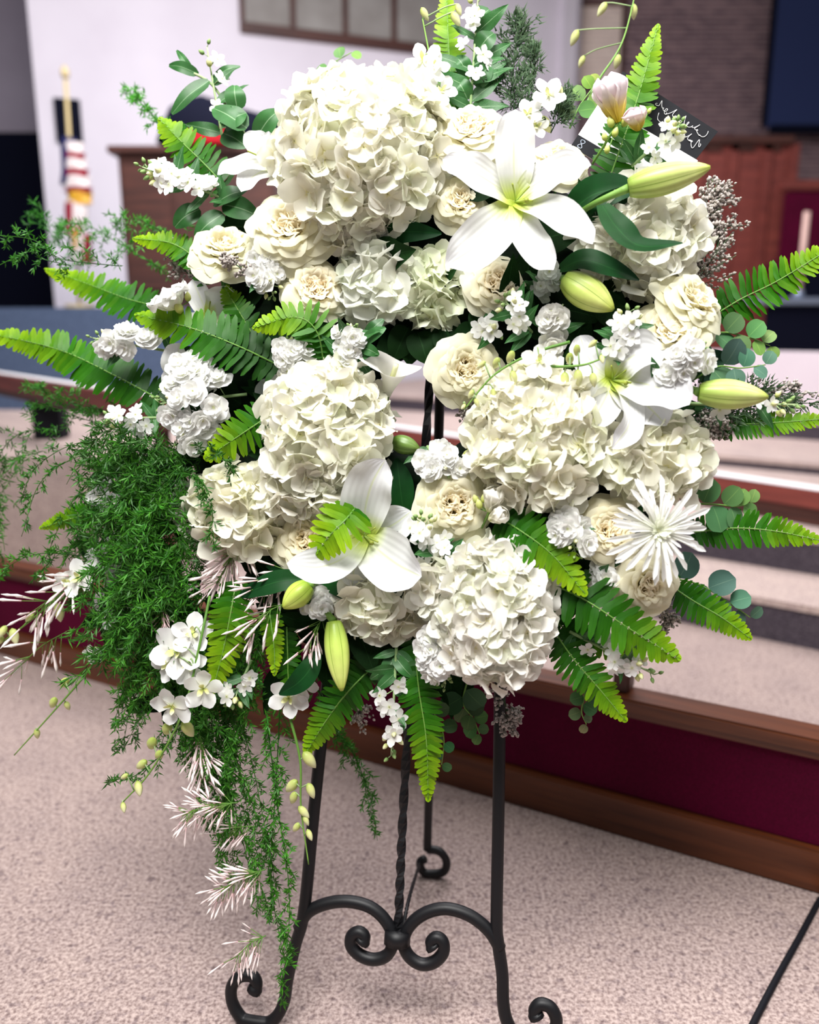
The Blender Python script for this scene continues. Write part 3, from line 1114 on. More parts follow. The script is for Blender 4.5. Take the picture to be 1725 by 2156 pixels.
ROSE_LAYERS = [  # count, r_out, z0, z1, half, curl, ruffle
    (6, 1.04, -0.55, 0.02, 0.95, 0.8, 0.06),
    (6, 0.90, -0.50, 0.20, 0.85, 0.8, 0.05),
    (6, 0.78, -0.45, 0.33, 0.80, 0.55, 0.05),
    (7, 0.66, -0.40, 0.41, 0.75, 0.35, 0.05),
    (7, 0.54, -0.35, 0.45, 0.75, 0.2, 0.06),
    (6, 0.43, -0.30, 0.47, 0.8, 0.12, 0.06)]
ROSEP = [[rose_petal(*L[1:], seed=li * 10 + q) for q in range(3)] for li, L in enumerate(ROSE_LAYERS)]
ROSEIN = [[rose_petal(ro, -0.2, zz, hf, 0.12, 0.045, 300 + li * 10 + q, r_in=0.02) for q in range(2)]
          for li, (ro, zz, hf) in enumerate(((0.26, 0.42, 1.1), (0.19, 0.43, 1.3), (0.12, 0.44, 1.6), (0.06, 0.43, 2.2)))]
SEPAL = leaf_mesh('sepal', 0.2)


def rose(label, cx, cy, rpx, h, tilt=(0, 0), inner=(1.0, 0.945, 0.84), outer=(0.985, 0.99, 0.88), seed=0, openness=1.0):
    r = random.Random(seed * 31 + cx)
    c = P(cx, cy, h)
    R = rpx * S(cx, cy, h) * 1.08
    inner = mix(inner, (1, 0.985, 0.90), 0.6)
    outer = mix(outer, (1, 1, 0.90), 0.4)
    root = thing('rose', label, 'rose', c, 'cream garden roses in the wreath')
    f = face(*tilt)
    fr = frame(f, XR, r.uniform(0, 6.28))
    for li, L in enumerate(ROSE_LAYERS):
        off = r.uniform(0, 6)
        for k_ in range(L[0]):
            a = off + 2 * pi * k_ / L[0] + r.uniform(-0.15, 0.15)
            rot = fr @ Matrix.Rotation(a, 3, 'Z') @ Matrix.Rotation(r.uniform(-0.08, 0.1), 3, 'Y')
            q = li / 6.0
            cc = mix(outer, inner, q)
            b = r.uniform(0.95, 1.0)
            k2 = r.uniform(0.95, 1.05)
            obj('petal', r.choice(ROSEP[li]), M['rose'], root, xf(V((0, 0, 0)), rot, (R * k2, R * k2, R * k2 * openness)), [x * b for x in cc])
    # quartered heart: three little swirls
    for g in range(3):
        ga = g * 2.094 + r.uniform(-0.4, 0.4)
        gc = V((cos(ga) * 0.23, sin(ga) * 0.23, -0.02 + r.uniform(-0.03, 0.03)))
        for li in range(4):
            for k_ in range((3, 3, 2, 1)[li]):
                a = r.uniform(0, 1) + 2 * pi * k_ / (3, 3, 2, 1)[li] + ga
                rot = fr @ Matrix.Rotation(a, 3, 'Z')
                cc = mix(inner, (1.0, 0.90, 0.76), 0.3)
                obj('petal', r.choice(ROSEIN[li]), M['rose'], root, xf(fr @ gc * R, rot, R), cc)
    for k_ in range(5):
        a = k_ * 2 * pi / 5
        d = fr @ V((cos(a), sin(a), -0.5))
        obj('sepal', SEPAL, M['leaf'], root, xf(f * -R * 0.6, axes(d, -f), R * 0.8))
    stem_back(root, c - f * R * 0.5, f, 0.08, 0.004)
    return root


rose('open cream rose left of the largest hydrangea, swirled peach heart', 612, 482, 74, 0.15, (0.0, 0.25), seed=1)
rose('side-on pale green cream rose at the upper left', 474, 530, 62, 0.13, (0.15, 0.65), (0.97, 0.96, 0.82), (0.96, 0.97, 0.86), seed=2, openness=1.25)
rose('cream rose with deep folded heart above the curled fern', 666, 612, 60, 0.13, (0.15, 0.25), (1, 0.88, 0.76), seed=3, openness=1.1)
rose('cream rose at the top between hydrangea and large lily', 995, 282, 70, 0.13, (-0.05, 0.5), (1, 0.93, 0.82), seed=4)
rose('small cream rose half hidden by the large lily petal', 968, 428, 52, 0.11, (0.2, 0.1), (1, 0.93, 0.82), seed=5)
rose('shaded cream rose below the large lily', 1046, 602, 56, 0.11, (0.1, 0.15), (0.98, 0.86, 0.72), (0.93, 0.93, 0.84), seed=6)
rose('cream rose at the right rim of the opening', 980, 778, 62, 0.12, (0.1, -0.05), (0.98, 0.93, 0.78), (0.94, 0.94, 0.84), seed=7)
rose('cream rose at the right edge below the upper right hydrangea', 1456, 640, 68, 0.12, (0.55, 0.5), (1, 0.99, 0.88), (1, 1, 0.9), seed=8)
rose('cream rose with peach heart above the right-hand lily', 1408, 700, 66, 0.13, (-0.2, 0.35), (1, 0.94, 0.80), (1, 0.99, 0.86), seed=9)
rose('cream rose at the bottom rim of the opening', 958, 1065, 68, 0.14, (0.05, 0.05), (1, 0.92, 0.77), (0.96, 0.96, 0.82), seed=10)
rose('cream rose cradled by the lower lily petal', 652, 1142, 66, 0.13, (-0.1, 0.25), (1, 0.89, 0.68), seed=11)
rose('peach cream rose tucked beside the spider chrysanthemum', 1286, 1116, 60, 0.13, (-0.1, 0.15), (1, 0.90, 0.72), (0.99, 0.96, 0.82), seed=12)
rose('pale cream rose under the spider chrysanthemum', 1362, 1232, 58, 0.12, (0.1, -0.15), (0.97, 0.93, 0.80), (0.95, 0.94, 0.84), seed=13)
rose('cream rose behind the right petals of the large lily', 1178, 342, 52, 0.09, (0.1, 0.45), (1, 0.98, 0.86), (1, 0.99, 0.88), seed=14)


# ------------------------------------------------------------------ lilies
def lily(label, c, petals, h, stamens=((0.2, 0.15), (-0.1, 0.2), (0.25, -0.1)), gs=34, col=(1, 1, 1)):
    """petals: (tip x, tip y, half width px, h at the tip, sideways bow px, h bulge, face dx, face dy)"""
    c3 = P(c[0], c[1], h)
    s = S(c[0], c[1], h)
    root = thing('lily', label, 'lily', c3, 'white lilies in the wreath')
    r = random.Random(c[0])
    for i, (tx, ty, hw, ht, bow, bul, fx, fy) in enumerate(petals):
        dx, dy = tx - c[0], ty - c[1]
        L = sqrt(dx * dx + dy * dy)
        nx, ny = -dy / L, dx / L
        pts = []
        for t in (0, 0.3, 0.62, 0.86, 1.0):
            hh = h + (ht - h) * t ** 1.4 + bul * sin(pi * min(1, t * 1.05))
            b = bow * sin(pi * t)
            pts.append(P(c[0] + dx * t + nx * b, c[1] + dy * t + ny * b, hh))
        sp = cat(pts, 18)
        w = lambda t, hw=hw: hw * s * (0.16 + 0.84 * sin(pi * min(1, 0.08 + 0.905 * t ** 0.95)) ** 1.05) * sqrt(max(0.004, 1 - max(0, (t - 0.84) / 0.16) ** 2.2))
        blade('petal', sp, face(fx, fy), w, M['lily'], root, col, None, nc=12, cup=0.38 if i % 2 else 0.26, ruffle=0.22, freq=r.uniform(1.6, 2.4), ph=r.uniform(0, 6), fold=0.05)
    for a, b in stamens:
        e = c3 + (XR * a * 3.5 + UP * b * 3.5) * gs * s + (-FW) * gs * s * 1.1
        tube('filament', cat([c3, c3.lerp(e, 0.5) - FW * 0.004, e], 8), 0.0012, M['stamen'], root, sides=5)
    e = c3 + (XR * 0.5 - UP * 0.4) * gs * s - FW * gs * s * 1.3
    tube('pistil', cat([c3, c3.lerp(e, 0.5), e], 8), lambda t: 0.0018 + (0.002 if t > 0.9 else 0), M['stamen'], root, sides=6)
    stem_back(root, c3, face(0, 0), 0.08, 0.004)
    return root


lily('large open white lily at the upper right', (1086, 425), [
    (1245, 348, 39, 0.205, -18, 0.012, 0.05, 0.25), (938, 560, 50, 0.215, -14, 0.010, -0.05, -0.1), (1166, 568, 36, 0.20, 14, 0.008, 0.05, -0.2),
    (1086, 230, 42, 0.20, -4, 0.014, 0.0, 0.25), (932, 336, 37, 0.205, 10, 0.016, -0.1, 0.2), (1248, 514, 36, 0.215, -16, 0.014, 0.15, 0.0)], 0.165)
lily('white lily with a lifted upper petal at the lower left of the opening', (768, 1128), [
    (668, 1062, 34, 0.14, 6, 0.004, -0.1, 0.2), (742, 1236, 34, 0.15, 6, 0.004, 0, -0.2), (866, 1076, 40, 0.155, 8, 0.006, 0.1, 0.2),
    (812, 968, 52, 0.20, -16, 0.014, -0.1, 0.0), (604, 1186, 40, 0.235, -34, 0.02, -0.1, 0.35), (888, 1214, 58, 0.20, 10, 0.012, 0.1, -0.1)], 0.145, col=(0.97, 0.98, 0.98))
lily('white lily with drooping curled petals at the right', (1290, 800), [
    (1222, 706, 38, 0.13, -14, 0.006, -0.1, 0.1), (1404, 742, 42, 0.15, -26, 0.022, 0.1, 0.4), (1404, 896, 46, 0.17, -6, 0.010, 0.1, -0.1),
    (1238, 896, 38, 0.16, -6, 0.012, -0.15, -0.1), (1452, 852, 52, 0.185, -14, 0.016, 0.15, 0.1), (1288, 944, 30, 0.20, -40, 0.02, 0.3, -0.1)], 0.135, col=(0.97, 0.97, 0.99))
lily('half open white lily at the upper left edge of the top hydrangea', (588, 352), [
    (514, 282, 27, 0.14, 4, 0.004, -0.2, 0.2), (566, 276, 20, 0.15, -6, 0.006, -0.3, 0.2),
    (458, 368, 24, 0.17, 14, 0.010, -0.2, 0.3), (508, 404, 28, 0.165, 14, 0.008, -0.1, 0.1), (610, 300, 22, 0.13, 0, 0.004, 0.1, 0.2)], 0.125, stamens=((-0.5, 0.15),))
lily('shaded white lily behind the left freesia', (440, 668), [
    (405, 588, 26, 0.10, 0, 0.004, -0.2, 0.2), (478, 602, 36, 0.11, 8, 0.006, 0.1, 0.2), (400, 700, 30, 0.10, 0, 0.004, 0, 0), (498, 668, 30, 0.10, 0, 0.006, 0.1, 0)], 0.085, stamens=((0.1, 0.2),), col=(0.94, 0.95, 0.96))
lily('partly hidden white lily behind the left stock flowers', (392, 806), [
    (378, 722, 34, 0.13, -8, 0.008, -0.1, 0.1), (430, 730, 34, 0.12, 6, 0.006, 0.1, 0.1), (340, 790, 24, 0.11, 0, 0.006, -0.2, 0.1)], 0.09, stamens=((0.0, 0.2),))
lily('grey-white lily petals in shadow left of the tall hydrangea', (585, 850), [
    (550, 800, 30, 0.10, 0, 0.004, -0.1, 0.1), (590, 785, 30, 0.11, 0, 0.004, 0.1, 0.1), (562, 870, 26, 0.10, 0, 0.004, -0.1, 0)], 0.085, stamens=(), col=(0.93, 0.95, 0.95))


def calla(label, c, h, lpx):
    c3 = P(c[0], c[1], h)
    L = lpx * S(c[0], c[1], h)
    root = thing('calla_lily', label, 'calla lily', c3)
    A = (UP * 0.80 + XR * 0.30 - FW * 0.55).normalized()
    e1 = (-XR - A * (-XR).dot(A)).normalized()
    e2 = A.cross(e1)
    n, m = 14, 28
    vs, fs, ts, ss = [], [], [], []
    for i in range(n + 1):
        t = i / n
        for j in range(m):
            a = 2 * pi * j / m
            tip = max(0.0, cos(a)) ** 3
            r = 0.10 + 0.40 * t ** 1.6 + 0.16 * max(0, t - 0.78) / 0.22 * (0.4 + tip)
            z = t * (0.86 + 0.12 * cos(a * 2 + 0.6)) - 0.10 * max(0, t - 0.8) / 0.2 * (0.5 + tip)
            vs.append((A * z + e1 * cos(a) * r * (1 + 0.35 * tip * t) + e2 * sin(a) * r * 0.85) * L)
            ts.append(0.3 + 0.7 * t)
            ss.append(1.0)
    for i in range(n):
        for j in range(m):
            j2 = (j + 1) % m
            fs.append((i * m + j, i * m + j2, (i + 1) * m + j2, (i + 1) * m + j))
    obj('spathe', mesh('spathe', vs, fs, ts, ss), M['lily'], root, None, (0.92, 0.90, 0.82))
    tube('spadix', cat([c3 + A * L * 0.15, c3 + A * L * 0.8], 6), 0.004, M['smallbud'], root)
    tube('stem', cat([c3 - A * L * 0.5 + FW * 0.03, c3 + A * L * 0.06], 6), 0.005, M['stem'], root)


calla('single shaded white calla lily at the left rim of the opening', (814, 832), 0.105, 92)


# ------------------------------------------------------------------ lily buds and dark leaves
def lilybud(label, base, tip, hw, h0, h1, stem_from=None, col=(1, 1, 1), spin=0.4):
    a, b = P(base[0], base[1], h0), P(tip[0], tip[1], h1)
    s = S(base[0], base[1], h0)
    root = thing('lily_bud', label, 'flower bud', a, 'closed green lily buds')
    vs, fs, ts, ss = spindle_data(a, b, hw * s, 30, 18, 6, 0.10, prof=lambda t: 0.30 * (1 - t) ** 3 + (sin(pi * min(1, t * 0.93 + 0.05)) ** 0.72) * (1 - 0.16 * t))
    obj('bud', mesh('bud', [v - a for v in vs], fs, ts, ss), M['bud'], root, None, col)
    if stem_from:
        st = [P(*q) for q in stem_from] + [a]
        tube('stem', cat(st, 12), lambda t: 0.0042 + 0.002 * t ** 4, M['stem'], root, sides=8)


lilybud('long green lily bud pointing right at the upper right', (1324, 396), (1496, 352), 33, 0.17, 0.18, [(1190, 470, 0.12), (1250, 430, 0.155)])
lilybud('fat yellow-green lily bud below the upper right hydrangea', (1192, 588), (1292, 652), 36, 0.15, 0.165, [(1160, 580, 0.09)], (1.05, 1.04, 0.9))
lilybud('large lime lily bud pointing right at the right edge', (1472, 826), (1618, 836), 33, 0.16, 0.16, [(1420, 800, 0.10), (1450, 815, 0.14)])
lilybud('long lime lily bud hanging straight down at the bottom', (703, 1308), (720, 1455), 27, 0.16, 0.17, [(640, 1290, 0.10), (678, 1284, 0.145)], (1.02, 1.05, 0.8))
lilybud('short lime lily bud below the lower lily', (652, 1232), (596, 1280), 27, 0.16, 0.175, [(690, 1215, 0.10)], (0.98, 1.05, 0.6))
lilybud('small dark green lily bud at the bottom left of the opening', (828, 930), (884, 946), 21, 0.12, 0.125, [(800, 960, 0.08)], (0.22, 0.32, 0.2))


def lilyleaf(label, px, hw, fx=0.0, fy=0.0, col=(1, 1, 1), mat='lilyleaf', twist=0.0):
    pts = [P(*q) for q in px]
    s = S(*px[0])
    root = thing('lily_leaf', label, 'leaf', pts[0], 'dark glossy lily leaves')
    w = lambda t: hw * s * (sin(pi * min(1, 0.10 + 0.89 * t)) ** 0.8 + 0.02)
    f0 = face(fx, fy)
    nref = (lambda t: (f0 + UP * twist * t).normalized()) if twist else f0
    blade('leaf_blade', cat(pts, 16), nref, w, M[mat], root, col, None, nc=6, fold=0.22, ruffle=0.08, freq=1.2)
    return root


lilyleaf('twisted dark leaf lying over the upper right hydrangea', [(1268, 432, 0.17), (1300, 480, 0.185), (1350, 518, 0.185), (1438, 512, 0.17)], 33, 0.1, 0.2, twist=0.8)
lilyleaf('dark pointed leaf above the fat yellow-green bud', [(1180, 566, 0.15), (1230, 548, 0.165), (1290, 566, 0.165), (1346, 590, 0.155)], 26, 0, 0.35)
lilyleaf('broad dark leaf behind the long upper right bud stem', [(1185, 468, 0.13), (1240, 415, 0.145), (1300, 398, 0.145), (1345, 405, 0.14)], 36, 0.1, 0.1)
lilyleaf('dark leaf under the long bud stem at the upper right', [(1200, 490, 0.12), (1260, 440, 0.14), (1320, 415, 0.14), (1360, 412, 0.13)], 24, 0.1, -0.4)
lilyleaf('long dark leaf pointing left above the short lime bud', [(660, 1222, 0.14), (600, 1222, 0.155), (550, 1236, 0.155), (500, 1258, 0.145)], 24, -0.1, 0.35)
lilyleaf('dark leaf pointing right below the lower lily', [(680, 1222, 0.13), (715, 1228, 0.145), (750, 1244, 0.145), (786, 1264, 0.14)], 28, 0.1, 0.1)
lilyleaf('dark leaf pointing left above the jasmine at the bottom', [(655, 1210, 0.12), (610, 1198, 0.13), (560, 1192, 0.125)], 20, 0, -0.2)
lilyleaf('dark blue-green leaf hanging beside the long lime bud', [(668, 1372, 0.14), (652, 1410, 0.15), (625, 1440, 0.15), (588, 1462, 0.14)], 24, -0.2, 0.1)
lilyleaf('dark pointed leaf below the right-hand lily', [(1365, 880, 0.13), (1395, 900, 0.145), (1438, 932, 0.14)], 18, 0.1, 0.2)
lilyleaf('dark leaf between the opening and the lower lily', [(850, 1080, 0.10), (842, 1020, 0.11), (836, 965, 0.11)], 28, 0.1, 0.1)
lilyleaf('dark leaf beneath the largest hydrangea', [(790, 505, 0.12), (850, 488, 0.135), (930, 492, 0.13)], 22, 0, -0.3)


# ------------------------------------------------------------------ spider chrysanthemum
def chrys(label, cx, cy, rpx, h):
    r = random.Random(5)
    c = P(cx, cy, h)
    R = rpx * S(cx, cy, h)
    root = thing('chrysanthemum', label, 'chrysanthemum', c)
    f = face(0.1, 0.15)
    fr = frame(f, XR)
    shapes = {}
    for kind, (up, hook) in {'outer': (-0.05, 0.12), 'mid': (0.22, 0.22), 'inner': (0.75, 0.35)}.items():
        L = []
        for q in range(3):
            sp = [V((t * (1 - 0.25 * max(0, up) * t), 0.05 * (q - 1) * t * t, up * t + (0.10 * sin(pi * t)) + hook * max(0, t - 0.7) ** 2 * 4)) for t in [i / 9 for i in range(10)]]
            w = lambda t: (0.028 + 0.028 * t) * sqrt(max(0.02, 1 - max(0, (t - 0.86) / 0.14) ** 2))
            L.append(mesh('petal', *blade_data(sp, V((0, 0, 1)), w, nc=4, cup=1.1)))
        shapes[kind] = L
    for kind, n, l0, l1 in (('outer', 34, 0.85, 1.2), ('mid', 34, 0.55, 0.85), ('mid', 22, 0.38, 0.5), ('inner', 26, 0.26, 0.36), ('inner', 18, 0.15, 0.24)):
        for i in range(n):
            a = 2 * pi * i / n + r.uniform(-0.12, 0.12)
            l = R * r.uniform(l0, l1)
            rot = fr @ Matrix.Rotation(a, 3, 'Z') @ Matrix.Rotation(r.uniform(-0.25, 0.15), 3, 'Y')
            wv = max(1.0, 0.62 * R / l)
            cc = (1, 1, 1) if l0 > 0.5 else (0.98, 1.0, 0.90)
            obj('petal', r.choice(shapes[kind]), M['white'], root, xf(V((0, 0, 0)), rot, (l, l * wv, l)), cc)
    obj('flower_core', CORE, M['smallbud'], root, xf(f * -R * 0.05, fr, (R * 0.16, R * 0.16, R * 0.13)))
    stem_back(root, c, f, 0.09, 0.004)


chrys('white spider chrysanthemum with long thin petals at the lower right', 1384, 1118, 102, 0.18)
# ------------------------------------------------------------------ fern fronds
def pinna_mesh(seed):
    r = random.Random(seed)
    sp = [V((t, 0.10 * t * t, -0.10 * t * t)) for t in [i / 7 for i in range(8)]]
    w = lambda t: 0.5 * (1.0 - 0.30 * t + 0.05 * sin(t * 24)) * sqrt(max(0.01, 1 - max(0, (t - 0.62) / 0.38) ** 2)) * (0.55 + 0.45 * min(1, t * 7))
    # width is scaled separately through the local Y axis
    vs, fs, ts, ss = blade_data(sp, V((0, 0, 1)), w, nc=2)
    vs = [V((v.x, v.y, v.z + 0.05 * sin(9 * v.x + seed) * abs(v.y))) for v in vs]
    return mesh('pinna', vs, fs, ts, ss)


PINNA = [pinna_mesh(i) for i in range(3)]
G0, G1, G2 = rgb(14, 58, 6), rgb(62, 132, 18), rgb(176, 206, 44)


def fern(label, px, wpx, tone=0.0, f=(0, 0), seed=0, dense=1.0, tipw=0.0, name='fern_frond'):
    """px: (x, y, h) from the base to the tip; wpx: full width"""
    r = random.Random(seed + px[0][0])
    pts = cat([P(*q) for q in px], 60)
    s = S(*px[len(px) // 2])
    root = thing(name, label, 'fern', pts[0], 'sword fern fronds around the wreath')
    tube('rachis', pts[::3], lambda t: 0.0016 - 0.0010 * t, M['stem'], root, sides=5)
    acc = [0.0]
    for a, b in zip(pts, pts[1:]):
        acc.append(acc[-1] + (b - a).length)
    Lt = acc[-1]
    gap = max(8.5, wpx * 0.115) * s / dense
    n = max(8, int(Lt / gap))
    nrm = face(*f)
    for i in range(n):
        d = (i + 0.6) / n
        L = d * Lt
        k = 0
        while k < len(acc) - 2 and acc[k + 1] < L:
            k += 1
        p = pts[k].lerp(pts[k + 1], (L - acc[k]) / max(1e-9, acc[k + 1] - acc[k]))
        tg = (pts[min(k + 2, len(pts) - 1)] - pts[max(k - 1, 0)]).normalized()
        sd = tg.cross(nrm).normalized()
        prof = min(1.0, 0.62 + 1.5 * d) * (1 - d ** 2.6) ** 0.8 + tipw + 0.07
        ln = wpx * 0.5 * s * prof
        for sg in (1, -1):
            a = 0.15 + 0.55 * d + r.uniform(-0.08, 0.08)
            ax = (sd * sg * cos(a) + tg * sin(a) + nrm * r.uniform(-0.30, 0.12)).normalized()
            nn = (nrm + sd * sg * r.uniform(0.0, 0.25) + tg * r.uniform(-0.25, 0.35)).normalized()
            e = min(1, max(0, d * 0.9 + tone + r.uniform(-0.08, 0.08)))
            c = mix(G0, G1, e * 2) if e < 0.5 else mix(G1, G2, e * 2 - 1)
            rot = axes(ax, nn)
            if sg < 0:
                sc = (ln, -gap * 1.2, ln * 0.8)
            else:
                sc = (ln, gap * 1.2, ln * 0.8)
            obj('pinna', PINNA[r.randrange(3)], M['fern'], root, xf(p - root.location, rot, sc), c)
    return root


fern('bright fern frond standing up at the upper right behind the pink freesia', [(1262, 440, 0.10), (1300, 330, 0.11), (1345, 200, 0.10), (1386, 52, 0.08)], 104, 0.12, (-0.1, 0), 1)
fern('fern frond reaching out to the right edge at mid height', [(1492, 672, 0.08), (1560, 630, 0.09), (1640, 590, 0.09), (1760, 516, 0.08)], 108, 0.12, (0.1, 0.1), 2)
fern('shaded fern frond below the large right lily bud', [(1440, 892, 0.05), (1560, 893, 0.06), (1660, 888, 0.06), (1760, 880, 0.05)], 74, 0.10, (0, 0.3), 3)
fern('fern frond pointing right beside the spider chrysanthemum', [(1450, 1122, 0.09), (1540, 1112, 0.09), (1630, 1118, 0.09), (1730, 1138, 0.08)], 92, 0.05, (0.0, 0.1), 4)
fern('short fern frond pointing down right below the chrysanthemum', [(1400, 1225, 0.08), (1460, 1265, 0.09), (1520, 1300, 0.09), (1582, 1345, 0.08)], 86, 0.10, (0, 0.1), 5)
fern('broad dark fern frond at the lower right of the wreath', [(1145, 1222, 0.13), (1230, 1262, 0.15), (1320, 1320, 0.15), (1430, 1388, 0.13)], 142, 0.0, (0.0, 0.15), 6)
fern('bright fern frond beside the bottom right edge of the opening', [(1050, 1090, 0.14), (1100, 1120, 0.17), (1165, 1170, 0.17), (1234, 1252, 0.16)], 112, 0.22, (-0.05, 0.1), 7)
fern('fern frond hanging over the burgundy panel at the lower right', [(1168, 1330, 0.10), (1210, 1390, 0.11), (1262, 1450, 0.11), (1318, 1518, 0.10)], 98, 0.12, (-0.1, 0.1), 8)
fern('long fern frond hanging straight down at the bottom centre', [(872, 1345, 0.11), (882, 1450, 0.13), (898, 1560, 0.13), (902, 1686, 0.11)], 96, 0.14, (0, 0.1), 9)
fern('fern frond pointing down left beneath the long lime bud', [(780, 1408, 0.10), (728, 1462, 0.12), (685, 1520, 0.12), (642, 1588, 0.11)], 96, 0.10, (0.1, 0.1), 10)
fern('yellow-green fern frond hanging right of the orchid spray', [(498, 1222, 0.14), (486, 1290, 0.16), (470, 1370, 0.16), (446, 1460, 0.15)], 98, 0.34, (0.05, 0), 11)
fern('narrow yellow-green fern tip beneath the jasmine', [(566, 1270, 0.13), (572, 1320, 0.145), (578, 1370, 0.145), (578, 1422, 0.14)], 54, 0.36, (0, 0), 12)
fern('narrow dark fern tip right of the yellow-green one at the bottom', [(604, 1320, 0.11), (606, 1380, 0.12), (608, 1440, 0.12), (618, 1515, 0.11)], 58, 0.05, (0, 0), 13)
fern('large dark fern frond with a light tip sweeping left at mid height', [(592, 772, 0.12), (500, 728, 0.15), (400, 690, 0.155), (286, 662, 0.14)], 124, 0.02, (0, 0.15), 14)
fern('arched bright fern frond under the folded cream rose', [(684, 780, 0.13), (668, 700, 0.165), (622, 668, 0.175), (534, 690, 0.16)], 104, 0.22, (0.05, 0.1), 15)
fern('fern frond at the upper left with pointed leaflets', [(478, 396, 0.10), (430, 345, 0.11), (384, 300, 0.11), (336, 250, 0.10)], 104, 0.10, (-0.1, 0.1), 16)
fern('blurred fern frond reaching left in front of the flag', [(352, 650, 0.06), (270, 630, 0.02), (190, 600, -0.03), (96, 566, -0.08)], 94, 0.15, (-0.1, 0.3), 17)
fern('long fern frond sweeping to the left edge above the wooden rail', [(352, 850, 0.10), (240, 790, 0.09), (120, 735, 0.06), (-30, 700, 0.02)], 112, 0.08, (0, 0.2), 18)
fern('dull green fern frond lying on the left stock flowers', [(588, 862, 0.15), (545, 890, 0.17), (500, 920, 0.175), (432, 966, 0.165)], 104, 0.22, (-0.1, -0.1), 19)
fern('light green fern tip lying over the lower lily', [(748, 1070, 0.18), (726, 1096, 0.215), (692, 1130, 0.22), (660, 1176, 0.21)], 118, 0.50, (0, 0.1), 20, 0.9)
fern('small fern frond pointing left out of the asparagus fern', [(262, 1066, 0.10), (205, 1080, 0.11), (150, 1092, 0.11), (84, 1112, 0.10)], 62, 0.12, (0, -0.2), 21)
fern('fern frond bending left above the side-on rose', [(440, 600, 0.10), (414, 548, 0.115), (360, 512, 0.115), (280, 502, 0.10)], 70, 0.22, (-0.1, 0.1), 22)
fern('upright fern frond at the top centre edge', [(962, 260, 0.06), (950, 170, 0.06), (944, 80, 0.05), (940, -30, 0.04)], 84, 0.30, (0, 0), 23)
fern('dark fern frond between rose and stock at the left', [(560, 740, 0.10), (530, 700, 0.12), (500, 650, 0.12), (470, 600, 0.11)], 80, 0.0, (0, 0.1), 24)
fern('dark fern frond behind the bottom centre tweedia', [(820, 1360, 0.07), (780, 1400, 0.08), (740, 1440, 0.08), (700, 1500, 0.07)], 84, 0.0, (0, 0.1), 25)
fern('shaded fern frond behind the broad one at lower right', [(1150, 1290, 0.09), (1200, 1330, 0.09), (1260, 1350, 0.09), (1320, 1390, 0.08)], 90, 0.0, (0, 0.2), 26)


# ------------------------------------------------------------------ stock, tweedia, freesia, sprigs
STOCK = [floret_mesh(400 + i, npet=5, wid=0.52, cup=0.12, rip=0.10, layers=3) for i in range(3)]
STAR = [floret_mesh(430 + i, npet=5, wid=0.36, cup=0.10, rip=0.02, nv=4, nc=2) for i in range(3)]
BUD = mesh('flower_bud', *spindle_data(V((0, 0, 0)), V((0, 0, 1)), 0.32, 8, 6))
SLIM = mesh('bud', *spindle_data(V((0, 0, 0)), V((0, 0, 1)), 0.075, 6, 7, prof=lambda t: 0.45 + 0.9 * t ** 2 if t < 0.7 else (0.9 * (1 - t) / 0.3 + 0.12)))
FATBUD = mesh('bud', *spindle_data(V((0, 0, 0)), V((0, 0, 1)), 0.27, 12, 9, 5, 0.08))
TWL = leaf_mesh('leaf', 0.20, bend=0.18, ruffle=0.35, fold=0.15, freq=1.2)
IVY = leaf_mesh('leaf', 0.42, bend=0.25, ruffle=0.2, fold=0.1)


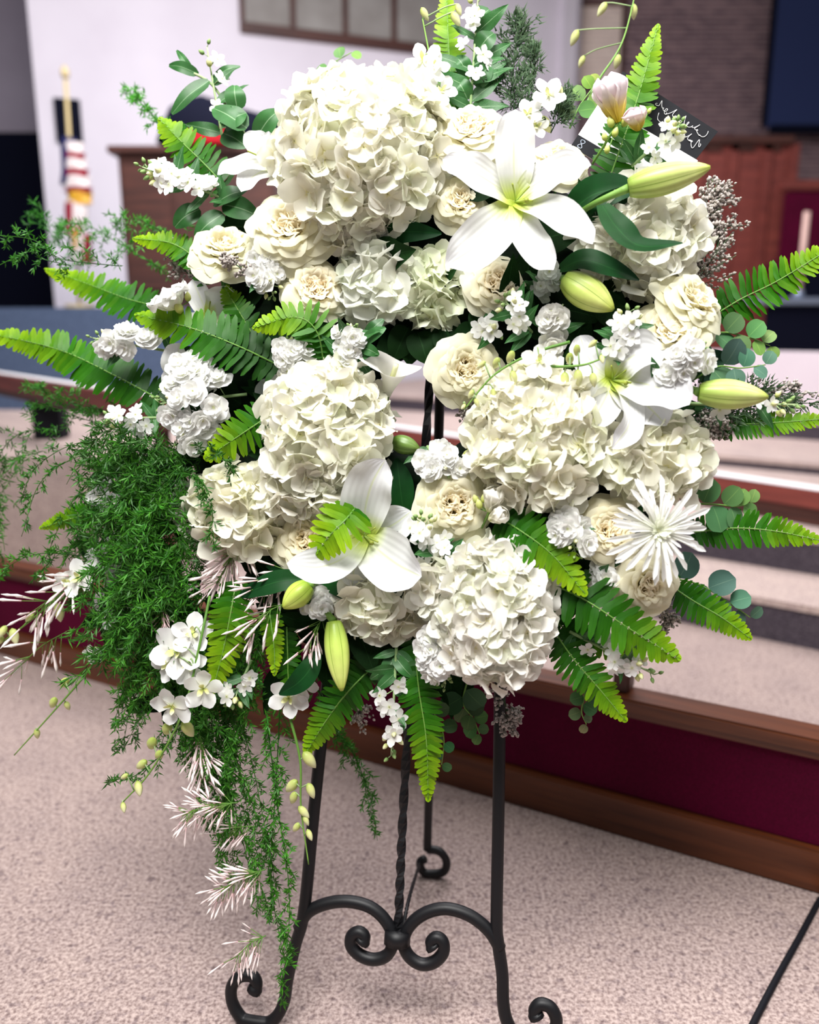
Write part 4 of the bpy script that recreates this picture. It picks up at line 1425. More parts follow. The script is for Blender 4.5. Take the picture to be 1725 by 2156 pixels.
def sprig(label, base, tip, h0, h1, kind='tweedia', nfl=8, nbud=8, nleaf=4, spread=34, fr_px=19, seed=0, cat_='stock flower', group=None, leaf_px=62, col=(1, 1, 1), name=None, bend=0):
    """flower stem from base to tip, blossoms along it, buds at the tip"""
    r = random.Random(seed * 7 + base[0])
    nx, ny = -(tip[1] - base[1]), (tip[0] - base[0])
    ln = sqrt(nx * nx + ny * ny) + 1e-6
    mid = ((base[0] + tip[0]) / 2 + nx / ln * bend, (base[1] + tip[1]) / 2 + ny / ln * bend)
    a, m_, b = P(base[0], base[1], h0), P(mid[0], mid[1], (h0 + h1) / 2 + 0.008), P(tip[0], tip[1], h1)
    s = S(tip[0], tip[1], h1)
    root = thing(name or ('stock_stem' if kind == 'stock' else 'tweedia_stem'), label, cat_, a, group or ('white stock stems' if kind == 'stock' else 'white star-flowered tweedia stems'))
    pts = cat([a, m_, b], 20)
    tube('stem', pts, lambda t: 0.0026 - 0.0014 * t, M['palestem'], root, sides=6)
    ax = (b - a).normalized()
    vw = face()
    sd = ax.cross(vw)
    sd = sd.normalized() if sd.length > 1e-4 else XR.copy()
    fw = sd.cross(ax)
    if fw.dot(vw) < 0:
        fw = -fw
    for i in range(nfl):
        t = 0.25 + 0.60 * (i + r.random()) / nfl
        p = pts[int(t * 20)]
        an = r.uniform(-1.5, 1.5) + (0.0 if i % 2 else 0.3)
        d = (sd * sin(an) + fw * cos(an) * 0.8 + ax * r.uniform(-0.1, 0.5) + vw * 0.35).normalized()
        q = p + d * spread * s * r.uniform(0.5, 1.0)
        tube('pedicel', [p, p.lerp(q, 0.5) + ax * 0.002, q - d * 0.002], 0.0009, M['palestem'], root, sides=4)
        me = (STOCK if kind == 'stock' else STAR)[r.randrange(3)]
        nn = (d + vw * 0.5 + V((r.uniform(-1, 1), r.uniform(-1, 1), r.uniform(-1, 1))) * 0.3).normalized()
        bb = r.uniform(0.95, 1.0)
        obj('floret', me, M['white'], root, xf(q - root.location, frame(nn, XR, r.uniform(0, 6)), fr_px * s * r.uniform(0.85, 1.15)), [x * bb for x in col])
    for i in range(nbud):
        t = 0.72 + 0.28 * i / max(1, nbud - 1)
        p = pts[min(20, int(t * 20))]
        an = i * 2.4 + r.uniform(-0.3, 0.3)
        d = (sd * sin(an) + fw * (cos(an) * 0.7 + 0.3) + ax * (0.2 + t * 0.7)).normalized()
        k_ = 1.15 - 0.75 * (t - 0.72) / 0.28
        q = p + d * spread * 0.55 * s * k_
        tube('pedicel', [p, q], 0.0008, M['palestem'], root, sides=4)
        obj('flower_bud', BUD, M['smallbud' if k_ > 0.75 else 'greenbud'], root, xf(q - root.location, frame(d), (13 if kind == 'stock' else 17) * s * (0.55 + 0.5 * k_)))
    for i in range(nleaf):
        t = r.uniform(0.05, 0.75)
        p = pts[int(t * 20)]
        an = r.uniform(-1.9, 1.9)
        d = (sd * sin(an) * 1.2 + fw * (0.25 + 0.3 * cos(an)) + ax * r.uniform(0.0, 0.9)).normalized()
        k_ = r.uniform(0.7, 1.15) * leaf_px * s
        cc = r.uniform(0.8, 1.15)
        obj('leaf', TWL, M['leaf'], root, xf(p - root.location, axes(d, (vw + UP * r.uniform(-0.4, 0.6) + XR * r.uniform(-0.4, 0.4)).normalized()), k_), (cc, cc, cc))
    return root


T, K = 'tweedia', 'stock'
sprig('tweedia stem with leaves and green buds reaching left below the upper left fern', (500, 430), (300, 352), 0.11, 0.15, T, 13, 14, 9, 40, 22, 1)
sprig('tweedia shoot rising above the upper left corner of the wreath', (470, 300), (436, 100), 0.08, 0.07, T, 3, 4, 5, 26, 17, 2, leaf_px=70)
sprig('stock stem with white double flowers at the far left', (370, 742), (196, 712), 0.10, 0.13, K, 10, 9, 2, 34, 26, 3)
sprig('large white stock stem at the left below the dark fern', (520, 830), (338, 850), 0.11, 0.15, K, 16, 12, 3, 72, 28, 4)
sprig('white stock flowers on the far side of the left stock stem', (480, 790), (360, 790), 0.10, 0.14, K, 9, 4, 1, 44, 28, 5)
sprig('small tweedia cluster at the left beside the asparagus fern', (340, 880), (232, 880), 0.11, 0.14, T, 8, 7, 6, 36, 19, 6)
sprig('white stock blossoms below the left stock stem', (470, 880), (372, 925), 0.12, 0.15, K, 7, 3, 0, 38, 27, 7)
sprig('white stock flowers between the two upper left roses', (545, 520), (575, 620), 0.13, 0.15, K, 9, 7, 3, 40, 25, 8)
sprig('white stock stem above the tall left hydrangea under the arched fern', (650, 800), (590, 722), 0.12, 0.15, K, 9, 12, 2, 40, 24, 9)
sprig('upright stock tip with fresh leaves above the left rim of the opening', (720, 790), (742, 688), 0.12, 0.155, K, 9, 12, 5, 32, 22, 10, leaf_px=72)
sprig('tweedia sprig with dark leaves in front of the shaded right rose', (1120, 700), (1062, 632), 0.12, 0.155, T, 7, 9, 7, 42, 20, 11)
sprig('double white freesia-like stock between the opening and the fat bud', (1150, 750), (1186, 640), 0.10, 0.14, K, 8, 1, 2, 30, 28, 12, col=(0.97, 0.96, 0.95))
sprig('tweedia sprig above the right-hand lily centre', (1290, 770), (1328, 655), 0.13, 0.16, T, 11, 7, 8, 40, 22, 13)
sprig('white stock stem with green tip lying on the right-hand lily', (1380, 820), (1478, 728), 0.15, 0.17, K, 12, 14, 2, 38, 27, 14)
sprig('white stock flowers left of the peach cream rose at lower right', (1190, 1050), (1212, 1168), 0.13, 0.16, K, 11, 9, 2, 42, 26, 15)
sprig('white stock above the bottom rose at the foot of the opening', (900, 940), (950, 1010), 0.11, 0.145, K, 12, 12, 2, 46, 25, 16)
sprig('tweedia sprig with glossy leaves between the lower lily and bottom rose', (930, 1200), (888, 1090), 0.14, 0.175, T, 10, 11, 9, 44, 22, 17, leaf_px=66)
sprig('white stock stem hanging down from the bottom of the wreath', (905, 1290), (938, 1440), 0.13, 0.15, K, 13, 10, 1, 40, 27, 18)
sprig('tweedia stem dangling below the bottom centre', (835, 1360), (824, 1590), 0.12, 0.13, T, 8, 7, 7, 36, 21, 19, leaf_px=58)
sprig('tweedia stem hanging at the lower right under the broad fern', (1200, 1330), (1378, 1420), 0.10, 0.11, T, 9, 8, 7, 38, 20, 20)
sprig('tweedia buds beside the white card at the upper right', (1330, 350), (1432, 262), 0.12, 0.14, T, 5, 13, 5, 34, 20, 21, leaf_px=70)
sprig('tall tweedia stem with broad dark leaves at the top centre', (990, 240), (1008, -20), 0.07, 0.06, T, 7, 5, 12, 34, 19, 22, leaf_px=80)
sprig('tweedia buds hanging beside the orchid spray at the bottom left', (530, 1390), (488, 1480), 0.12, 0.13, T, 6, 7, 5, 32, 19, 23)
sprig('white stock flower behind the chrysanthemum at lower right', (1230, 1200), (1290, 1225), 0.10, 0.12, K, 5, 2, 2, 26, 26, 24)
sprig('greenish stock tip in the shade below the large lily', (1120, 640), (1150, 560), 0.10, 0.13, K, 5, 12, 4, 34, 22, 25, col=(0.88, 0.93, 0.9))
sprig('white stock flowers under the short lime bud', (690, 1250), (655, 1290), 0.12, 0.14, K, 6, 3, 2, 30, 24, 26)
sprig('tweedia buds lying along the large right lily bud', (1440, 850), (1680, 852), 0.11, 0.12, T, 5, 10, 3, 34, 21, 27)
sprig('small white tweedia under the right rim near the shaded rose', (1010, 690), (1052, 700), 0.10, 0.12, T, 7, 2, 2, 32, 20, 28)
sprig('white blossoms deep in the asparagus fern at lower left', (300, 1060), (190, 1040), 0.08, 0.10, K, 8, 3, 4, 34, 22, 29)
sprig('pale blossoms half buried in the asparagus fern mass', (260, 1120), (230, 1230), 0.07, 0.09, K, 10, 2, 3, 46, 26, 30)
sprig('white blossoms low in the asparagus fern mass', (260, 1200), (225, 1330), 0.07, 0.09, K, 8, 2, 2, 30, 22, 31)


def leafsprig(label, leaves, stem=None, group='broad green leaf sprigs', mat='leaf', name='leaf_sprig', wid=0.42, col=(1, 1, 1), f=(0, 0)):
    """leaves: (base x, base y, tip x, tip y, half width px, h)"""
    p0 = P(leaves[0][0], leaves[0][1], leaves[0][5])
    root = thing(name, label, 'leaf', p0, group)
    if stem:
        tube('stem', cat([P(*q) for q in stem], 14), 0.0022, M['palestem'], root, sides=6)
    r = random.Random(leaves[0][0])
    for bx, by, tx, ty, hw, h in leaves:
        a, b = P(bx, by, h), P(tx, ty, h + 0.006)
        s = S(bx, by, h)
        m_ = a.lerp(b, 0.55) - FW * 0.008
        w = lambda t, hw=hw: hw * s * (sin(pi * min(1, 0.05 + 0.92 * t ** 0.72)) ** 0.7 + 0.01)
        cc = r.uniform(0.8, 1.2)
        blade('leaf', cat([a, m_, b], 10), face(f[0] + r.uniform(-0.3, 0.3), f[1] + r.uniform(-0.2, 0.4)), w, M[mat], root, [cc * x for x in col], None, nc=6, fold=0.18, ruffle=0.14, freq=1.0)
    return root


leafsprig('broad grey-green leaves at the upper left beside the black shape', [(476, 268, 518, 238, 28, 0.10), (520, 270, 450, 228, 30, 0.105), (540, 290, 588, 232, 22, 0.10), (500, 232, 494, 180, 22, 0.09), (470, 280, 520, 310, 24, 0.09)], [(540, 330, 0.07), (520, 290, 0.09), (490, 240, 0.09)])
leafsprig('curled long green leaf at the upper left corner', [(440, 170, 362, 240, 18, 0.08), (418, 156, 356, 138, 12, 0.07), (446, 168, 506, 140, 10, 0.07), (410, 160, 372, 106, 8, 0.07)], [(500, 260, 0.07), (448, 180, 0.075), (400, 150, 0.07)])
leafsprig('dark green leaves below the upper left tweedia', [(420, 440, 368, 478, 22, 0.12), (470, 450, 412, 500, 22, 0.12), (450, 430, 520, 400, 22, 0.12), (470, 430, 545, 455, 24, 0.12)])
leafsprig('dark heart-shaped leaves on the tall stem at the top centre', [(1000, 60, 1030, 20, 22, 0.065), (1005, 110, 1040, 70, 22, 0.068), (985, 160, 960, 120, 18, 0.068), (1000, 180, 1032, 140, 22, 0.07), (985, 210, 960, 170, 20, 0.07)])
leafsprig('green leaf pair right of the upper left rim stock tip', [(768, 712, 808, 672, 14, 0.15), (764, 722, 812, 690, 13, 0.155), (760, 730, 798, 748, 13, 0.15), (750, 745, 778, 790, 14, 0.13)])
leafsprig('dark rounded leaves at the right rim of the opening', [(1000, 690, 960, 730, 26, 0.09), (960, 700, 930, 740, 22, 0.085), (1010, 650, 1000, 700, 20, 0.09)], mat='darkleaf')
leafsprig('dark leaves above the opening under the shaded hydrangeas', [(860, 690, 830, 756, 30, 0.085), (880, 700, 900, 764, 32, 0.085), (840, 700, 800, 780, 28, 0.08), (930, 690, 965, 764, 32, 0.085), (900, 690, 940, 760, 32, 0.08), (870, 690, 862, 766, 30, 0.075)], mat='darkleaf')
leafsprig('green leaves beside the bottom centre hanging tweedia', [(838, 1370, 800, 1440, 18, 0.115), (830, 1380, 868, 1425, 14, 0.12), (820, 1400, 780, 1430, 12, 0.11)])


def eucalyptus(label, px, lpx=30, n=8, seed=0, col=(1, 1, 1), tipcol=None):
    r = random.Random(seed)
    pts = cat([P(*q) for q in px], 30)
    s = S(*px[0])
    root = thing('eucalyptus_sprig', label, 'eucalyptus', pts[0], 'eucalyptus sprigs with round leaves')
    tube('stem', pts, lambda t: 0.0016 - 0.0008 * t, M['stem'], root, sides=5)
    me = EUC
    for i in range(n):
        t = 0.15 + 0.85 * i / (n - 1)
        p = pts[int(t * 30)]
        tg = (pts[min(30, int(t * 30) + 1)] - pts[max(0, int(t * 30) - 1)]).normalized()
        sd = tg.cross(face()).normalized() * (1 if i % 2 else -1)
        d = (sd + tg * r.uniform(0.2, 0.9) - FW * r.uniform(-0.2, 0.3)).normalized()
        col_ = 0.72
        k_ = lpx * 2 * s * (1.05 - 0.55 * t) * r.uniform(0.85, 1.15)
        cc = mix(col, tipcol, t ** 2) if tipcol else col
        cc = tuple(x * col_ * r.uniform(0.75, 1.15) for x in cc)
        obj('leaf', me, M['euc'], root, xf(p - root.location, axes(d, face(r.uniform(-0.5, 0.5), r.uniform(-0.2, 0.6))), k_), cc)
    return root


sp = [V((0.06 + t * 0.94, 0, 0.05 * sin(pi * t))) for t in [i / 8 for i in range(9)]]
EUC = mesh('leaf', *blade_data(sp, V((0, 0, 1)), lambda t: 0.46 * sqrt(max(0.004, 1 - (2 * t - 1) ** 2)), nc=6, cup=0.1))
LM = (1.5, 1.5, 0.6)
eucalyptus('blue-green eucalyptus sprig above the large right lily bud', [(1460, 800, 0.10), (1510, 772, 0.11), (1560, 775, 0.11), (1612, 768, 0.10)], 34, 7, 1)
eucalyptus('yellow-tipped eucalyptus sprig at the right below the reaching fern', [(1450, 720, 0.09), (1520, 700, 0.09), (1580, 712, 0.08), (1622, 728, 0.07)], 30, 8, 2, (0.6, 0.85, 0.5), (2.0, 1.9, 0.7))
eucalyptus('eucalyptus sprig with lime tips above the right fern frond', [(1460, 1060, 0.09), (1510, 1062, 0.095), (1550, 1066, 0.09), (1580, 1060, 0.08)], 30, 7, 3, (0.7, 0.95, 0.65), (2.1, 2.0, 0.8))
eucalyptus('grey eucalyptus leaves behind the short lower right fern', [(1400, 1215, 0.05), (1470, 1230, 0.05), (1530, 1265, 0.05), (1580, 1300, 0.04)], 34, 7, 4, (0.9, 1, 1))
eucalyptus('eucalyptus sprig with yellow buds hanging beside the right easel leg', [(985, 1430, 0.07), (975, 1480, 0.06), (995, 1510, 0.055), (1010, 1545, 0.05)], 26, 10, 5, (0.35, 0.5, 0.3), (1.6, 1.5, 0.6))
eucalyptus('small eucalyptus twig hanging at the lower right tip', [(1240, 1430, 0.07), (1230, 1470, 0.065), (1225, 1500, 0.06), (1235, 1525, 0.05)], 20, 6, 6, (0.5, 0.7, 0.4), (1.6, 1.2, 0.7))
eucalyptus('blurred yellowish eucalyptus sprig above the largest hydrangea', [(745, 290, 0.05), (710, 190, 0.01), (690, 145, -0.02), (740, 110, -0.05)], 24, 8, 7, (1.0, 1.1, 0.6), (2.0, 1.8, 0.7))
eucalyptus('eucalyptus sprig behind the long bottom fern', [(900, 1480, 0.08), (925, 1520, 0.075), (935, 1560, 0.07), (930, 1610, 0.06)], 22, 7, 8, (0.5, 0.7, 0.4))
eucalyptus('yellow-green leaves beside the pink freesia at the top right', [(1200, 270, 0.08), (1220, 225, 0.075), (1245, 190, 0.07), (1260, 170, 0.06)], 26, 7, 9, (1.0, 1.2, 0.5), (2.2, 1.9, 0.5))
eucalyptus('dark eucalyptus leaves at the right rim of the wreath', [(1430, 800, 0.08), (1475, 780, 0.08), (1500, 790, 0.08), (1510, 840, 0.08)], 32, 6, 10, (0.25, 0.4, 0.32))


# ------------------------------------------------------------------ statice and heather (tiny florets)
def filler_spray(label, px, spread, n, mat, fl, seed, name='statice_spray', cat_='statice', group='statice and heather filler sprays', leafy=0.0):
    r = random.Random(seed)
    pts = cat([P(*q) for q in px], 24)
    s = S(*px[0])
    root = thing(name, label, cat_, pts[0], group)
    br, tiny = [], []
    br.append(tube_data([p - root.location for p in pts], 0.0012, 4))
    for i in range(max(6, n // 14)):
        t = r.uniform(0.1, 1.0)
        p = pts[int(t * 24)]
        tg = (pts[min(24, int(t * 24) + 1)] - pts[max(0, int(t * 24) - 1)]).normalized()
        d = (tg * 0.9 + V((r.uniform(-1, 1), r.uniform(-0.4, 0.4), r.uniform(-1, 1))) * 0.9).normalized()
        L = spread * s * r.uniform(0.5, 1.1) * (1.1 - 0.5 * t)
        e = p + d * L
        br.append(tube_data([p - root.location, e - root.location], 0.0006, 3))
        for q in range(14):
            u = r.uniform(0.3, 1.0)
            c = p.lerp(e, u) + V((r.uniform(-1, 1), r.uniform(-1, 1), r.uniform(-1, 1))) * fl * s * 0.9
            dd = (d + V((r.uniform(-1, 1), r.uniform(-1, 1), r.uniform(-1, 1))) * 0.8).normalized()
            k_ = fl * s * r.uniform(0.7, 1.3)
            if leafy:
                sp_ = [c - root.location, c + dd * k_ * 0.6 - root.location, c + dd * k_ * 1.4 - root.location]
                tiny.append(blade_data(sp_, face(), lambda t, k_=k_: k_ * 0.16 * (1.05 - t), nc=1))
            else:
                tiny.append(spindle_data(c - root.location, c + dd * k_ - root.location, k_ * 0.38, 5, 3))
    vs, fs, ts, ss = join(br)
    obj('stem', mesh('stem', vs, fs, ts, ss), M['heather'], root)
    vs, fs, ts, ss = join(tiny)
    o = obj('tiny_florets' if not leafy else 'needle_leaves', mesh('tiny_florets', vs, fs, ts, ss), M[mat], root)
    o['kind'] = 'stuff'
    return root


filler_spray('dried grey-white statice at the upper right edge of the hydrangea', [(1430, 560, 0.05), (1462, 500, 0.055), (1490, 440, 0.055), (1510, 412, 0.05)], 78, 1000, 'statice', 9, 1)
filler_spray('thin dried statice stalks in front of the wooden panelling', [(1440, 640, 0.05), (1478, 580, 0.05), (1510, 520, 0.045), (1530, 470, 0.04)], 80, 640, 'statice', 8, 2)
filler_spray('statice and dark twigs around the large right lily bud', [(1440, 880, 0.05), (1520, 850, 0.06), (1600, 830, 0.06), (1680, 830, 0.05)], 70, 520, 'statice', 8, 3)
filler_spray('dark heather foliage at the right edge by the lily bud', [(1430, 880, 0.05), (1520, 870, 0.07), (1600, 840, 0.07), (1690, 850, 0.06)], 80, 700, 'heather', 11, 4, 'heather_sprig', 'heather', leafy=1)
filler_spray('statice sprig hanging by the right easel leg', [(1050, 1420, 0.06), (1058, 1460, 0.06), (1068, 1500, 0.06), (1075, 1530, 0.06)], 44, 330, 'statice', 9, 5)
filler_spray('dark statice by the upper left rose', [(420, 600, 0.07), (395, 575, 0.08), (380, 550, 0.08), (372, 530, 0.08)], 44, 300, 'statice', 8, 6)
filler_spray('brown heather tip lying on the side-on rose', [(540, 590, 0.16), (520, 575, 0.17), (498, 558, 0.175), (470, 546, 0.17)], 20, 230, 'statice', 8, 7, 'heather_sprig', 'heather')
filler_spray('dark green heather sprig standing at the top right of centre', [(1085, 250, 0.06), (1080, 180, 0.06), (1084, 110, 0.05), (1092, 50, 0.05)], 64, 900, 'heather', 11, 8, 'heather_sprig', 'heather', leafy=1)
filler_spray('second dark heather sprig leaning right at the top', [(1100, 250, 0.06), (1115, 200, 0.06), (1122, 150, 0.05), (1126, 110, 0.05)], 46, 420, 'heather', 11, 9, 'heather_sprig', 'heather', leafy=1)
filler_spray('dark heather between the freesia and the large lily', [(1160, 280, 0.09), (1175, 250, 0.09), (1185, 225, 0.09), (1195, 200, 0.085)], 50, 420, 'heather', 10, 10, 'heather_sprig', 'heather', leafy=1)
filler_spray('faint statice below the long lime bud', [(740, 1420, 0.05), (750, 1460, 0.05), (755, 1490, 0.05), (760, 1515, 0.05)], 46, 230, 'statice', 7, 11)
filler_spray('statice at the inner right rim beside the orchid buds', [(1010, 860, 0.09), (1000, 850, 0.10), (990, 860, 0.10), (985, 880, 0.10)], 34, 240, 'statice', 8, 12)
filler_spray('statice under the right-hand lily beside the cream hydrangea', [(1450, 900, 0.06), (1480, 890, 0.07), (1500, 900, 0.07), (1520, 905, 0.06)], 46, 330, 'statice', 9, 13)
filler_spray('dark statice under the pale lower right rose', [(1380, 1280, 0.07), (1395, 1290, 0.07), (1405, 1300, 0.07), (1400, 1315, 0.07)], 34, 200, 'statice', 7, 14)


# ------------------------------------------------------------------ asparagus fern
def asparagus(label, px, bl=46, seed=0, col=(1, 1, 1), step_px=11, nl=15, droop=0.3, group=None):
    r = random.Random(seed)
    n = 60
    pts = cat([P(*q) for q in px], n)
    s = S(*px[0])
    tot = sum((b - a).length for a, b in zip(pts, pts[1:]))
    root = thing('asparagus_fern', label, 'asparagus fern', pts[0], group)
    o0 = root.location
    st, nd = [tube_data([p - o0 for p in pts[::2]], lambda t: 0.0011 - 0.0006 * t, 4)], []

    def needles(c, ax, cnt, L):
        for _ in range(cnt):
            d = (ax * r.uniform(0.1, 0.9) + V((r.uniform(-1, 1), r.uniform(-1, 1), r.uniform(-1, 1)))).normalized()
            e = c + d * L * r.uniform(0.7, 1.3)
            sd = d.cross(face(r.uniform(-0.6, 0.6), r.uniform(-0.6, 0.6))).normalized() * 0.00115
            m_ = c.lerp(e, 0.45)
            b = len(nv_)
            nv_.extend([c - o0, m_ - sd - o0, m_ + sd - o0, e - o0])
            nf_.append((b, b + 1, b + 3, b + 2))
            q = r.uniform(0.1, 1.0)
            nt_.extend([q * 0.7, q, q, q])

    nv_, nf_, nt_ = [], [], []
    cnt = int(tot / (step_px * s))
    for i in range(cnt):
        t = i / cnt
        k_ = min(n - 1, int(t * n))
        p = pts[k_]
        tg = (pts[k_ + 1] - pts[k_]).normalized()
        needles(p, tg, 2, nl * s)
        if i % 2 == 0:
            an = r.uniform(0, 6.28)
            sd = tg.orthogonal().normalized()
            d = (tg * 0.7 + Matrix.Rotation(an, 3, tg) @ sd - ZU * droop * 0.4).normalized()
            L = bl * s * r.uniform(0.5, 1.2) * (1.15 - 0.6 * t)
            e = p + d * L - ZU * droop * L * 0.4
            m_ = p.lerp(e, 0.5) + ZU * 0.1 * L
            br = cat([p, m_, e], 5)
            st.append(tube_data([q - o0 for q in br], 0.00045, 3))
            for q in range(1, 6):
                needles(br[q], d, 4, nl * s)
    vs, fs, ts, ss = join(st)
    obj('stem', mesh('stem', vs, fs, ts, ss), M['needle'], root, None, (0.7, 0.75, 0.6))
    o = obj('needles', mesh('needles', nv_, nf_, nt_, [1.0] * len(nv_)), M['needle'], root, None, col)
    o['kind'] = 'stuff'
    return root


ra = random.Random(3)
for i in range(56):
    bx, by = ra.uniform(300, 440), ra.uniform(930, 1290)
    ang = ra.uniform(2.5, 4.4)
    L = ra.uniform(150, 330)
    tx, ty = bx + cos(ang) * L * 0.85, by + (-sin(ang) * L * 0.5) + ra.uniform(60, 180)
    tx = max(tx, 150)
    hb = ra.uniform(0.07, 0.15)
    mx, my = (bx + tx) / 2, (by + ty) / 2 - ra.uniform(20, 70)
    c = ra.uniform(0.45, 1.4)
    part_ = 'upper' if by < 1040 else ('middle' if by < 1165 else 'lower')
    LM_ = 'feathery asparagus fern strand in the %s part of the dense green mass at lower left' % part_
    asparagus(LM_, [(bx, by, hb), (mx, my, hb + 0.03), (tx, ty, hb + ra.uniform(-0.02, 0.03))], 48, i, (c, c, c * 0.9), group='asparagus strands, %s green mass' % part_, nl=22)
for i in range(26):
    bx, by = ra.uniform(330, 560), ra.uniform(1240, 1420)
    f_ = i / 26
    part_ = 'ending high' if f_ < 0.34 else ('ending halfway down' if f_ < 0.67 else 'ending low')
    LT_ = 'trailing asparagus fern strand left of the easel leg, %s' % part_
    tx, ty = 380 + f_ * 190 + ra.uniform(-60, 60), 1500 + f_ * 420 + ra.uniform(-40, 90)
    hb = ra.uniform(0.06, 0.12)
    c = ra.uniform(0.7, 1.25)
    asparagus(LT_, [(bx, by, hb), ((bx + tx) / 2 + ra.uniform(-30, 30), (by * 0.55 + ty * 0.45), hb + 0.01), (tx, ty, hb - 0.02)], 40, 100 + i, (c, c, c * 0.9), droop=0.8, group='trailing asparagus strands ' + part_)
asparagus('longest asparagus fern strand hanging to the easel foot', [(560, 1500, 0.10), (585, 1700, 0.10), (610, 1900, 0.09), (590, 2130, 0.08)], 34, 150, (1.2, 1.25, 0.9), droop=0.8)
asparagus('second long asparagus fern strand beside the left easel leg', [(590, 1480, 0.09), (580, 1680, 0.09), (570, 1850, 0.08), (600, 2030, 0.08)], 38, 151, (1.0, 1.05, 0.8), droop=0.8)
for i in range(22):
    bx, by = ra.uniform(300, 450), ra.uniform(1250, 1400)
    tx, ty = bx - ra.uniform(20, 150), by + ra.uniform(90, 200)
    hb = ra.uniform(0.06, 0.13)
    c = ra.uniform(0.6, 1.3)
    asparagus('asparagus fern strand around the white orchids at lower left', [(bx, by, hb), ((bx + tx) / 2, (by + ty) / 2 - 40, hb + 0.02), (tx, ty, hb)], 46, 300 + i, (c, c, c * 0.85), group='asparagus strands around the orchids', nl=18)
LA_ = 'thin asparagus fern strand arching out at the far left'
for i, px in enumerate([
        [(330, 950, 0.10), (200, 950, 0.12), (90, 1010, 0.12), (45, 1130, 0.11)],
        [(330, 960, 0.10), (230, 980, 0.11), (150, 1060, 0.11), (90, 1190, 0.10)],
        [(320, 950, 0.10), (180, 930, 0.11), (80, 980, 0.11), (40, 1060, 0.10)],
        [(300, 1100, 0.10), (200, 1120, 0.11), (120, 1170, 0.11), (60, 1230, 0.10)],
        [(340, 930, 0.10), (260, 900, 0.11), (190, 930, 0.12), (140, 1020, 0.11)]]):
    asparagus(LA_, px, 34, 160 + i, (0.8, 0.85, 0.75), step_px=15, group='thin asparagus strands arching left')
asparagus('isolated asparagus fern sprig in front of the dark door', [(250, 560, 0.06), (130, 545, 0.10), (70, 505, 0.12), (-10, 495, 0.12)], 46, 170, (0.9, 1.0, 0.85), step_px=13)
asparagus('drooping asparagus fern tip by the dark door', [(150, 560, 0.09), (90, 545, 0.11), (60, 530, 0.12), (-5, 560, 0.12)], 36, 171, (0.9, 1.0, 0.85), step_px=13)
asparagus('blurred asparagus sprig in front of the brown cabinet', [(400, 520, 0.0), (330, 480, -0.08), (280, 460, -0.14), (230, 470, -0.2)], 60, 172, (1.0, 1.2, 0.9))
asparagus('blurred asparagus sprig in front of the flag', [(330, 560, -0.1), (230, 500, -0.2), (170, 470, -0.25), (120, 480, -0.3)], 60, 173, (1.0, 1.2, 0.9))
asparagus('blurred asparagus tip beside the dark door edge', [(200, 540, -0.2), (140, 520, -0.25), (100, 480, -0.3), (82, 425, -0.3)], 50, 174, (0.7, 1.0, 1.0))
asparagus('blurred asparagus strand below the left wooden rail', [(260, 880, 0.0), (180, 850, -0.06), (110, 830, -0.1), (50, 800, -0.12)], 60, 175, (0.9, 1.1, 0.8))
asparagus('blurred dark asparagus clump at the left edge beside the black box', [(240, 900, -0.02), (170, 880, -0.06), (120, 860, -0.08), (60, 850, -0.1)], 60, 176, (0.7, 0.9, 0.7))
asparagus('dark asparagus clump cut by the left frame edge', [(120, 900, -0.02), (30, 920, -0.02), (-10, 1000, -0.02), (10, 1160, -0.02)], 70, 177, (0.7, 0.85, 0.6))
asparagus('second dark asparagus clump cut by the left frame edge', [(90, 950, -0.04), (10, 980, -0.04), (-20, 1080, -0.04), (0, 1180, -0.04)], 60, 178, (0.8, 0.9, 0.6))
asparagus('asparagus strand behind the easel legs over the burgundy panel', [(660, 1420, 0.02), (690, 1500, 0.0), (730, 1580, -0.03), (790, 1690, -0.06)], 46, 179, (0.9, 1.0, 0.8), droop=0.8)
asparagus('blurred asparagus tip behind the easel over the carpet', [(690, 1520, -0.02), (740, 1580, -0.04), (780, 1680, -0.06), (795, 1770, -0.07)], 40, 180, (0.8, 1.0, 0.8), droop=0.8)
asparagus('faint asparagus tip above the upper left fern', [(470, 380, 0.07), (360, 280, -0.05), (300, 220, -0.13), (270, 190, -0.18)], 40, 181, (1.3, 1.6, 0.9))
asparagus('asparagus strand curling over the creamy hydrangea', [(360, 990, 0.14), (420, 1010, 0.19), (445, 1060, 0.20), (450, 1160, 0.19)], 26, 182, (0.7, 0.75, 0.7))
asparagus('dark asparagus tuft above the creamy hydrangea', [(400, 960, 0.14), (450, 950, 0.17), (480, 975, 0.18), (500, 1000, 0.175)], 26, 183, (0.5, 0.55, 0.5))
asparagus('short asparagus tuft at the orchid spray tip', [(340, 1590, 0.10), (290, 1630, 0.11), (262, 1640, 0.11), (240, 1635, 0.10)], 30, 184, (0.8, 0.9, 0.7))
asparagus('asparagus wisp at the left edge over the burgundy panel', [(170, 1170, 0.10), (90, 1165, 0.11), (30, 1185, 0.11), (-10, 1225, 0.10)], 26, 185, (1.0, 1.0, 0.7))


